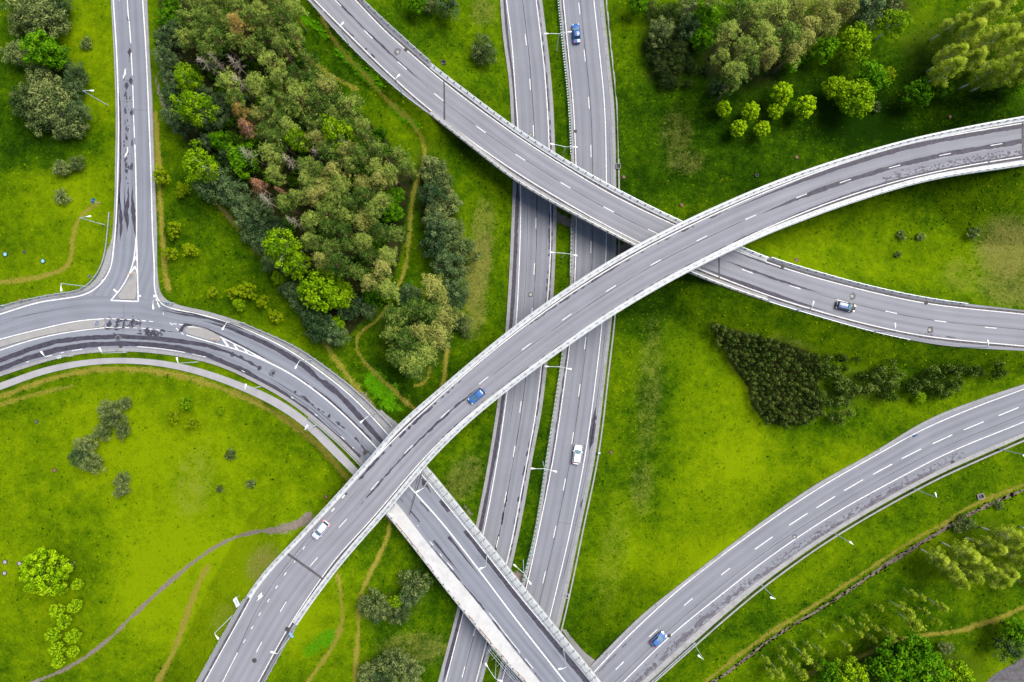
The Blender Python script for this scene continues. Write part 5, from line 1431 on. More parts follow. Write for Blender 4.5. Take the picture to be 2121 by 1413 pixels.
L_['under'] = leaf_mat('undergrowth_leaves', (.010, .042, .001), (.036, .105, .002), (.085, .185, .004), .5, .2)
B_ = {}
B_['pine'] = bark_mat('pine_bark', (.09, .07, .06), (.28, .135, .07), 2.0, 7.0)
B_['wood'] = bark_mat('brown_bark', (.07, .055, .045), (.12, .09, .07), 0, 6)
B_['birch'] = bark_mat('birch_bark', (.42, .38, .33), (.80, .76, .68), 0.0, 3.0)
B_['dead'] = bark_mat('dead_bark', (.20, .15, .11), (.46, .39, .30), 0, 8)


class Leaves:
    def __init__(s, seed): s.r = np.random.default_rng(seed); s.c = []; s.n = []; s.t = []; s.s = []
    def clump(s, c, rad, n, flat=.7, tint=.5, size=.32, up=.5, tv=.16):
        r = s.r
        d = r.normal(size=(n, 3)); d /= np.linalg.norm(d, axis=1, keepdims=True)
        q = d * (r.random((n, 1)) ** .33) * rad; q[:, 2] *= flat
        s.c.append(q + c)
        nn = d * .8 + np.array([0, 0, up * 1.5]) + r.normal(size=(n, 3)) * .35
        s.n.append(nn / np.linalg.norm(nn, axis=1, keepdims=True))
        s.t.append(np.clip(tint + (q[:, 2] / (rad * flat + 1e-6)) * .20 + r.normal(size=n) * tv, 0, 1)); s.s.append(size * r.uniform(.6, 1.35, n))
    def mesh(s, name, mat, aspect=.55):
        c = np.vstack(s.c); n = np.vstack(s.n); t = np.concatenate(s.t); L = np.concatenate(s.s); r = s.r
        a = r.normal(size=c.shape); u = np.cross(n, a); u /= np.linalg.norm(u, axis=1, keepdims=True) + 1e-9
        w = np.cross(n, u); h = (L / 2)[:, None]
        v = np.stack([c - u * h, c + w * h * aspect + n * h * .25, c + u * h, c - w * h * aspect + n * h * .25], 1).reshape(-1, 3)
        f = np.arange(len(v)).reshape(-1, 4)
        return new_mesh(name, v, f, mat, attrs={'tint': np.repeat(t, 4)})


def limb(mb, a, b, r0, r1, sag=.15, n=5, sides=5, rs=None):
    a = np.array(a, float); b = np.array(b, float); t = np.linspace(0, 1, n)[:, None]
    p = a + (b - a) * t; p[:, 2] += (np.sin(t[:, 0] * np.pi) * sag * np.linalg.norm(b - a))
    mb.tube(p, np.linspace(r0, r1, n), sides)


def trunk_path(r, h, wob=.25, lean=.4, n=8):
    z = np.linspace(-.3, h, n); a = r.uniform(0, 6.28); k = r.uniform(0, lean)
    p = np.column_stack([np.cos(a) * k * (np.maximum(z, 0) / h) ** 1.5 + np.cumsum(r.normal(0, wob / n, n)), np.sin(a) * k * (np.maximum(z, 0) / h) ** 1.5 + np.cumsum(r.normal(0, wob / n, n)), z])
    p[:, :2] -= p[0, :2]
    return p


def mk_pine(seed, leaf='pine', H=16.0, R=2.7, dens=1.0):
    r = np.random.default_rng(seed); lv = Leaves(seed + 1); mb = MB()
    p = trunk_path(r, H - .8, .5, .7); mb.tube(p, np.linspace(.24, .07, len(p)), 7)
    nc = int(r.integers(15, 21)); top = p[-1]
    for k in range(nc):
        f = (k + .5) / nc; z = H - .6 - f * 5.4 * r.uniform(.85, 1.1)
        prof = (.35 + 1.1 * f) if f < .55 else (.95 + .25 * (1 - f))
        ang = k * 2.4 + r.uniform(-.5, .5); rad = R * min(1., prof) * r.uniform(.55, 1.05) * (.35 if k == 0 else 1) * .78
        i = np.interp(z, p[:, 2], p[:, 0]), np.interp(z, p[:, 2], p[:, 1])
        c = np.array([i[0] + math.cos(ang) * rad, i[1] + math.sin(ang) * rad, z + .25])
        limb(mb, (i[0], i[1], z - .35), c, .05, .015, .05, 4, 4)
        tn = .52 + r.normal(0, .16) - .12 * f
        lv.clump(c, r.uniform(.75, 1.15), int(70 * dens), .62, tn, .36, .9)
        for _ in range(2):
            lv.clump(c + r.normal(0, .55, 3) * [1, 1, .45], r.uniform(.35, .6), int(22 * dens), .7, tn + r.normal(.06, .10), .32, .9)
    for k in range(5):
        z = r.uniform(H * .45, H - 6); a = r.uniform(0, 6.28); i = np.interp(z, p[:, 2], p[:, 0]), np.interp(z, p[:, 2], p[:, 1])
        limb(mb, (i[0], i[1], z), (i[0] + math.cos(a) * 1.1, i[1] + math.sin(a) * 1.1, z + .2), .03, .01, .02, 3, 4)
    return [('trunk', mb.mesh('trunk', B_['pine'], smooth=True)), ('crown', lv.mesh('crown', L_[leaf], .34))]


def mk_broad(seed, leaf='maple', H=9.0, R=3.0, low=.28, nc=34, rc=.95, n=58, size=.40, bark='wood', rag=.22, flat=.72, aspect=.7, tv=.14):
    r = np.random.default_rng(seed); lv = Leaves(seed + 1); mb = MB()
    p = trunk_path(r, H * .75, .3, .3); mb.tube(p, np.linspace(.05 + H * .017, .04, len(p)), 7)
    zc = H * (low + 1) / 2; rz = H * (1 - low) / 2
    ph = r.uniform(0, 6.28, 3)
    for k in range(nc):
        f = (k + .5) / nc; cz = 1 - 1.75 * f; s = math.sqrt(max(0, 1 - cz * cz)); a = k * 2.399963 + r.uniform(-.3, .3)
        lob = 1 + rag * (math.sin(2 * a + ph[0]) * .5 + math.sin(3 * a + ph[1]) * .5) + r.normal(0, rag * .35)
        rr = r.uniform(.74, .95) * lob
        c = np.array([math.cos(a) * s * R * rr, math.sin(a) * s * R * rr, zc + cz * rz * .86 * r.uniform(.85, 1.05)])
        tn = .5 + r.normal(0, .14)
        lv.clump(c, rc * r.uniform(.7, 1.15), n, flat, tn, size, .5, tv)
        if k % 3 == 0: limb(mb, p[int(r.integers(3, 7))], c * [.8, .8, .97], .06, .015, .08, 4, 4)
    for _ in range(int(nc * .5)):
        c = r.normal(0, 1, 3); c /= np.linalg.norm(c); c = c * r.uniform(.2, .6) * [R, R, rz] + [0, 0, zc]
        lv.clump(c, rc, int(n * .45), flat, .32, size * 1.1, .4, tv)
    return [('trunk', mb.mesh('trunk', B_[bark], smooth=True)), ('crown', lv.mesh('crown', L_[leaf], aspect))]


def mk_birch(seed, H=17.0, R=2.7, leaf='birch', base=.34, n=74):
    r = np.random.default_rng(seed); lv = Leaves(seed + 1); mb = MB()
    p = trunk_path(r, H, .8, 1.2, 10); mb.tube(p, np.linspace(.20, .03, len(p)), 7)
    nl = 34
    for k in range(nl):
        f = k / (nl - 1); z = H * (base + (1 - base) * f * .99)
        prof = (.55 + 1.6 * f) if f < .28 else 1.0 - (f - .28) / .72 * .86
        a = k * 2.4 + r.uniform(-.4, .4); rad = R * prof * r.uniform(.7, 1.08)
        i = np.array([np.interp(z, p[:, 2], p[:, 0]), np.interp(z, p[:, 2], p[:, 1]), z])
        e = i + [math.cos(a) * rad, math.sin(a) * rad, rad * .55]
        limb(mb, i, e, .045 * (1.2 - f), .012, .05, 4, 4)
        tn = .48 + r.normal(0, .13) + .1 * f
        for t in (.45, .75, 1.0):
            c = i + (e - i) * t + [0, 0, -.15]
            lv.clump(c + r.normal(0, .15, 3), r.uniform(.65, 1.0) * (1.1 - .35 * f), n, .9, tn, .21, .7)
        lv.clump(e + [0, 0, -.5], .65, int(n * .7), 1.3, tn + .05, .20, .7)
    return [('trunk', mb.mesh('trunk', B_['birch'], smooth=True)), ('crown', lv.mesh('crown', L_[leaf], .55))]


def mk_young_birch(seed, H=7.0):
    r = np.random.default_rng(seed); lv = Leaves(seed + 1); mb = MB()
    p = trunk_path(r, H, .5, .9, 8); mb.tube(p, np.linspace(.085, .02, len(p)), 6)
    for k in range(13):
        f = k / 12; z = H * (.42 + .58 * f); a = k * 2.4 + r.uniform(-.5, .5); rad = (1.1 - .75 * f) * r.uniform(.6, 1.15)
        i = np.array([np.interp(z, p[:, 2], p[:, 0]), np.interp(z, p[:, 2], p[:, 1]), z]); e = i + [math.cos(a) * rad, math.sin(a) * rad, rad * .7]
        limb(mb, i, e, .018, .006, .03, 3, 4)
        lv.clump(e, r.uniform(.42, .65), 60, 1.0, .5 + r.normal(0, .12), .24, .4); lv.clump((i + e) / 2, .36, 30, 1.0, .45, .22, .4)
    return [('trunk', mb.mesh('trunk', B_['birch'], smooth=True)), ('crown', lv.mesh('crown', L_['birch'], .55))]


def mk_dead(seed, H=13.0, leaf=None):
    r = np.random.default_rng(seed); mb = MB()
    p = trunk_path(r, H, .5, .8, 8); mb.tube(p, np.linspace(.17, .03, len(p)), 6)
    lv = Leaves(seed + 3)
    for k in range(34):
        f = k / 33; z = H * (.52 + .47 * f); a = k * 2.4 + r.uniform(-.6, .6); rad = (1.9 - 1.3 * f) * r.uniform(.6, 1.1)
        i = np.array([np.interp(z, p[:, 2], p[:, 0]), np.interp(z, p[:, 2], p[:, 1]), z]); e = i + [math.cos(a) * rad, math.sin(a) * rad, rad * .25]
        limb(mb, i, e, .03, .010, .05, 4, 4)
        for _ in range(3):
            m_ = i + (e - i) * r.uniform(.4, .95); limb(mb, m_, m_ + r.normal(0, .38, 3), .014, .006, .02, 3, 3)
        if leaf: lv.clump(e, r.uniform(.45, .7), 26, .8, .5 + r.normal(0, .15), .30, .5); lv.clump((i + e) / 2, .5, 14, .8, .45, .28, .5)
    out = [('trunk', mb.mesh('trunk', B_['dead'], smooth=True))]
    if leaf: out.append(('crown', lv.mesh('crown', L_[leaf], .4)))
    return out


def mk_bush(seed, leaf, R=1.2, H=1.6, nc=12, n=40, size=.26, aspect=.5):
    return mk_broad(seed, leaf, H, R, .02, nc, R * .42, n, size, 'wood', .25, .75, aspect)


def mk_thicket(seed):
    r = np.random.default_rng(seed); lv = Leaves(seed + 1); mb = MB()
    mb.tube([(0, 0, -.2), (0, 0, 1.0), (.03, .02, 1.7)], [.05, .035, .015], 5)
    for k in range(9):
        a = k * 2.4; f = k / 8; c = np.array([math.cos(a) * .46 * (.35 + f * .65), math.sin(a) * .46 * (.35 + f * .65), 2.1 - 1.3 * f])
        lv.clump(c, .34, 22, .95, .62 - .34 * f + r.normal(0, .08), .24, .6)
    return [('stem', mb.mesh('stem', B_['wood'])), ('crown', lv.mesh('crown', L_['thicket'], .34))]


K = {}
K['pine'] = [mk_pine(100 + i) for i in range(7)]
K['pine_tan'] = [mk_pine(130 + i, 'pine_tan') for i in range(3)]
K['maple'] = [mk_broad(150 + i) for i in range(4)]
K['lime'] = [mk_broad(160 + i, 'lime', 9, 3.0, .22, 36, .9, 62, .38) for i in range(3)]
K['olive'] = [mk_broad(170 + i, 'olive', 5.5, 2.6, .06, 40, .72, 66, .30, 'wood', .3, .8, .42) for i in range(5)]
K['alder'] = [mk_broad(180 + i, 'alder', 7.5, 2.4, .12, 34, .75, 62, .30, 'wood', .3, .8, .45) for i in range(5)]
K['juniper'] = [mk_broad(190 + i, 'juniper', 4.0, 2.0, .04, 30, .6, 60, .26, 'wood', .35, .8, .4) for i in range(4)]
K['birch'] = [mk_birch(200 + i) for i in range(5)]
K['green_birch'] = [mk_broad(210 + i, 'lime', 12, 2.8, .35, 40, .8, 58, .34, 'birch', .3, .9, .55) for i in range(3)]
K['young_birch'] = [mk_young_birch(220 + i) for i in range(5)]
K['linden'] = [mk_broad(230 + i, 'linden', 5.0, 1.6, .2, 46, .36, 60, .24, 'wood', .10, .8, .5, .2) for i in range(4)]
K['big_linden'] = [mk_broad(236, 'linden', 8.0, 4.0, .15, 110, .62, 58, .36, 'wood', .12, .8, .5)]
K['sapling'] = [mk_broad(240 + i, 'yellow', 4.2, 1.6, .25, 26, .42, 44, .28, 'wood', .35, .8, .55) for i in range(4)]
K['dead'] = [mk_dead(250 + i) for i in range(3)]
K['rusty'] = [mk_dead(260 + i, 13, 'rust') for i in range(2)]
K['ochre'] = [mk_pine(270, 'ochre')]
K['shrub'] = [mk_bush(280 + i, 'olive') for i in range(3)]
K['under'] = [mk_bush(290 + i, 'under', 1.5, 2.2, 14, 42, .34, .6) for i in range(5)]
K['thicket'] = [mk_thicket(300 + i) for i in range(7)]
SPEC = {  # crown height at which the plan outline was measured, prototype radius, name
    'pine': (13.5, 2.75, 'pine_tree'), 'pine_tan': (13.5, 2.75, 'pine_tree'), 'maple': (6.5, 3.1, 'maple_tree'), 'lime': (6.5, 3.1, 'maple_tree'), 'olive': (3.2, 2.7, 'willow_shrub'),
    'alder': (5.0, 2.5, 'alder_tree'), 'juniper': (2.4, 2.1, 'juniper_bush'), 'birch': (11.5, 2.5, 'birch_tree'), 'green_birch': (9.0, 2.9, 'birch_tree'), 'young_birch': (0, 1, 'young_birch'), 'linden': (3.2, 1.8, 'linden_tree'), 'big_linden': (5.0, 4.1, 'linden_tree'),
    'sapling': (2.8, 1.65, 'sapling'), 'dead': (11.0, 1.7, 'dead_pine'), 'rusty': (11.0, 1.9, 'dead_pine'), 'ochre': (13.5, 2.75, 'pine_tree'), 'shrub': (.9, 1.25, 'shrub'), 'under': (1.2, 1.55, 'forest_shrub'), 'thicket': (1.4, .68, 'mountain_pine')}
PLANTS = []
_used = {}


def plant(kind, px, py, rpx=None, scale=None, label=None, group=None, at_base=False, zs=1.0):
    zc, R, nm = SPEC[kind]
    i = _used.get(kind, 0); _used[kind] = i + 1
    sc = scale
    if sc is None:
        g = on_ground(px, py, zc); mpp = (CAMH - float(g[2]) - zc) / FPX; sc = rpx * mpp / R
    if at_base: w = on_ground(px, py)
    else:
        hz = zc * (sc if kind not in ('pine', 'pine_tan', 'ochre', 'dead', 'rusty', 'birch') else 1)
        w = on_ground(px, py, hz)
    protos = K[kind]; pr = protos[int(rng.integers(len(protos)))] if len(protos) > 1 else protos[0]
    root = empty(nm, w - [0, 0, .03], rng.uniform(0, 6.28))
    zsc = zs if kind in ('pine', 'pine_tan', 'ochre', 'dead', 'rusty', 'birch') else sc * zs
    root.scale = (sc, sc, zsc)
    for n, me in pr: put(n, me, root)
    props(root, label, nm.replace('_', ' ').replace('forest ', ''), group)
    PLANTS.append([root, kind, px, py])
    return root


ORD = ['nearest', 'second', 'third', 'fourth', 'fifth', 'sixth', 'seventh', 'eighth', 'ninth', 'tenth', 'eleventh', 'twelfth', 'thirteenth', 'fourteenth', 'fifteenth', 'sixteenth', 'seventeenth', 'eighteenth', 'nineteenth', 'twentieth', 'twenty-first', 'twenty-second', 'twenty-third', 'twenty-fourth', 'twenty-fifth']


def relate(items, marks, look):
    """labels that place each tree by its nearest landmark: direction and rank"""
    by = {}
    for it in items:
        d = [math.hypot(it[2] - m[1], it[3] - m[2]) for m in marks]; k = int(np.argmin(d)); m = marks[k]
        dx, dy = it[2] - m[1], it[3] - m[2]
        a = math.degrees(math.atan2(-dy, dx)) % 360
        word = ['right of', 'above', 'left of', 'below'][int(((a + 45) % 360) // 90)]
        by.setdefault((look(it), k, word), []).append((d[k], it))
    for (lk, k, word), v in by.items():
        v.sort(key=lambda t: t[0])
        for r_, (_, it) in enumerate(v):
            it[0]['label'] = f"{lk}, {ORD[min(r_, len(ORD) - 1)]} {word} {marks[k][0]}"


# --- the big wood: trees that stand out
for k, x, y, r_, lab in [
    ('ochre', 500, 50, 30, 'yellowish pine with bare reddish stems near the top of the wood'), ('rusty', 508, 262, 18, 'rust-brown dead pine on the road side of the wood'), ('ochre', 497, 230, 16, 'small ochre pine touching the rust-brown dead pine'),
    ('rusty', 530, 385, 16, 'slim rust-tipped dead pine halfway down the wood'), ('rusty', 578, 395, 7, 'tiny rust-brown pine top inside the wood'), ('dead', 428, 130, 20, 'bare grey dead pine, first of three in the thinned part'), ('dead', 446, 128, 15, 'bare grey dead pine, middle of three in the thinned part'),
    ('dead', 492, 168, 17, 'bare grey dead pine, last of three in the thinned part'), ('dead', 486, 130, 16, 'bare grey pine top behind the thinned stems'), ('dead', 654, 312, 14, 'bare pinkish-grey dead pine between two bright birches'), ('dead', 600, 335, 16, 'grey dead pine over the dark middle of the wood'), ('dead', 512, 318, 17, 'grey-brown dead pine left of the middle of the wood'), ('dead', 610, 462, 14, 'pale dead pine with fanned twigs in the lower wood'), ('dead', 545, 415, 16, 'grey leafless pine below the slim rust-tipped pine'),
    ('lime', 662, 598, 44, 'brightest lime green maple at the lower tip of the wood'), ('lime', 702, 612, 30, 'lime green maple joined to the brightest one'), ('green_birch', 597, 520, 36, 'yellow-green birch above the brightest maple'), ('green_birch', 612, 545, 28, 'shaded green birch next to the yellow-green one'), ('maple', 770, 607, 24, 'small bright maple at the lower right corner of the wood'),
    ('lime', 698, 670, 17, 'tiny lime green tree among dark shrubs under the wood'), ('green_birch', 622, 296, 25, 'light green birch with white twigs in the middle of the wood'), ('green_birch', 705, 285, 30, 'bright green birch right of the pinkish-grey dead pine'), ('maple', 815, 405, 20, 'bright green maple at the trail edge of the wood, upper of two'), ('maple', 812, 440, 22, 'bright green maple at the trail edge of the wood, lower of two'),
    ('maple', 737, 232, 11, 'small bright maple where the wood meets the meadow trail'), ('green_birch', 409, 338, 34, 'yellow-green birch standing out toward the side road'), ('green_birch', 385, 160, 27, 'bright birch at the road edge of the wood, upper of two'), ('green_birch', 398, 220, 36, 'bright birch at the road edge of the wood, lower of two'), ('maple', 345, 35, 22, 'bright green maple at the top corner of the wood by the side road'), ('maple', 352, 8, 18, 'bright maple cut by the picture edge beside the side road'),
    ('maple', 500, 330, 34, 'mid-green maple under the pines on the road side'), ('maple', 455, 290, 22, 'mid-green leafy tree beside the grey-green pines on the road side'), ('lime', 585, 485, 0, None), ('lime', 448, 402, 12, 'low yellow-green bush at the wood edge by the worn track'), ('lime', 575, 576, 15, 'low yellow-green bush at the wood edge near the brightest maple'), ('maple', 510, 5, 22, 'bright maple at the top edge of the wood behind the yellowish pine')]:
    if lab: plant(k, x, y, r_, label=lab, group=None, zs=1.45 if (k, x) in (('green_birch', 622), ('green_birch', 705), ('green_birch', 597)) else 1.12 if k in ('dead', 'rusty') else 1.0)
marks_wood = [('the yellowish pine', 500, 50), ('the rust-brown dead pine', 508, 262), ('the slim rust-tipped pine', 530, 385), ('the brightest lime green maple', 662, 598), ('the light birch in mid-wood', 622, 296), ('the bright birch near mid-wood', 705, 285), ('the two bright maples by the trail', 813, 422), ('the three bare grey pines', 455, 140), ('the birch toward the side road', 409, 338)]
taken = [(p[2], p[3], 33 if p[1] == 'green_birch' else 26 if p[1] in ('dead', 'rusty', 'ochre') else 20) for p in PLANTS]
PINEPOLY = [(365, -45), (590, -45), (604, 70), (640, 140), (715, 190), (762, 262), (835, 318), (838, 350), (795, 395), (785, 440), (822, 480), (815, 560), (795, 597), (740, 592), (690, 545), (640, 545), (590, 440), (560, 395), (545, 360), (560, 300), (470, 205), (420, 100), (370, 70)]
pts = []; tries = 0
while tries < 9000:
    tries += 1
    x, y = rng.uniform(360, 850), rng.uniform(-45, 610)
    if not inside(np.array([x]), np.array([y]), PINEPOLY)[0]: continue
    thin = (430 < x < 560 and 95 < y < 230) or (560 < x < 620 and 300 < y < 380)
    if any(math.hypot(x - a, y - b) < (46 if thin else 28.0) for a, b in pts) or any(math.hypot(x - a, y - b) < r_ for a, b, r_ in taken): continue
    pts.append((x, y))
wood = []
for x, y in pts:
    tan = (x > 640 and x + y > 880 and y < 420 and rng.random() < .30) or (x > 720 and y > 440 and rng.random() < .2) or rng.random() < .03
    k = 'pine_tan' if tan else 'pine'
    plant(k, x, y, rng.uniform(20, 29), group='pines of the big wood', zs=rng.uniform(.86, 1.06)); wood.append(PLANTS[-1])
relate(wood, marks_wood, lambda it: 'tan-tipped tall pine' if it[1] == 'pine_tan' else 'olive green tall pine')
# dark fringe of the wood
fr = []
for x, y, r_ in [(335, 80, 20), (340, 118, 22), (348, 160, 18), (352, 196, 22), (350, 238, 18), (374, 256, 22), (430, 292, 16), (428, 388, 26), (462, 372, 26), (478, 398, 28), (492, 418, 24), (505, 446, 24), (528, 462, 24), (520, 488, 18), (548, 508, 22), (562, 540, 20), (592, 556, 16), (600, 600, 18), (618, 618, 20), (634, 640, 24), (648, 662, 24), (668, 680, 26), (690, 692, 24), (650, 690, 16), (738, 628, 22), (760, 640, 18), (715, 645, 18), (360, 62, 22), (540, 430, 22), (570, 470, 20), (430, 240, 26), (415, 190, 20), (455, 215, 20), (470, 318, 18), (590, 600, 12)]:
    plant('alder', x, y, r_ * 1.08, group='dark trees along the edge of the wood'); fr.append(PLANTS[-1])
relate(fr, marks_wood + [('the tiny lime tree by the wood', 698, 670)], lambda it: 'dark blue-green tree')
un = []
tries = 0; up = []
while tries < 4000 and len(up) < 90:
    tries += 1
    x, y = rng.uniform(380, 840), rng.uniform(0, 640)
    q = [x, y]
    if not inside(np.array([x]), np.array([y]), WOOD)[0] or any(math.hypot(x - a, y - b) < 30 for a, b in up): continue
    if x > 800 and y > 300 and not (y < 330): continue
    up.append((x, y)); plant('under', x, y, rng.uniform(11, 19), label='low green shrub under the tall pines of the big wood', group='undergrowth of the big wood')

# --- pine clump and olive trees between the trails
cl = []
for k, x, y, r_ in [('pine_tan', 892, 592, 34), ('pine_tan', 905, 615, 26), ('pine', 812, 655, 30), ('pine', 848, 640, 32), ('pine', 882, 645, 34), ('pine_tan', 918, 655, 32), ('pine', 826, 700, 34), ('pine_tan', 868, 690, 32), ('pine_tan', 905, 695, 36), ('pine', 818, 735, 28), ('pine', 850, 750, 32), ('pine', 882, 735, 30), ('pine', 858, 772, 22), ('pine', 800, 690, 22)]:
    plant(k, x, y, r_, group='pine clump between the trails', zs=.8); cl.append(PLANTS[-1])
relate(cl, [('the forked trails by the high overpass', 870, 790), ('the olive tree row', 925, 560)], lambda it: 'broad tan-tipped pine' if it[1] == 'pine_tan' else 'broad olive pine')
cl = []
for k, x, y, r_ in [('olive', 895, 352, 30), ('olive', 908, 378, 26), ('alder', 893, 402, 28), ('olive', 925, 418, 30), ('olive', 900, 440, 28), ('alder', 905, 470, 32), ('olive', 932, 478, 30), ('alder', 898, 505, 28), ('olive', 935, 512, 32), ('olive', 965, 520, 28), ('alder', 925, 545, 30), ('olive', 952, 560, 20), ('alder', 940, 598, 26), ('alder', 935, 630, 26), ('olive', 962, 612, 11), ('olive', 955, 668, 22), ('alder', 845, 610, 24), ('olive', 965, 690, 12)]:
    plant(k, x, y, r_, group='row of olive trees beside the trail'); cl.append(PLANTS[-1])
relate(cl, [('the trail bend beside the big wood', 878, 315), ('the dry brown grass by the motorway', 990, 560), ('the tan pine clump', 870, 690)], lambda it: 'grey-olive willow' if it[1] == 'olive' else 'dark row tree')
plant('maple', 862, 705, 16, label='bright low maple glimpsed inside the tan pine clump'); plant('maple', 850, 590, 10, label='small green shrub at the trail beside the tan pine clump')

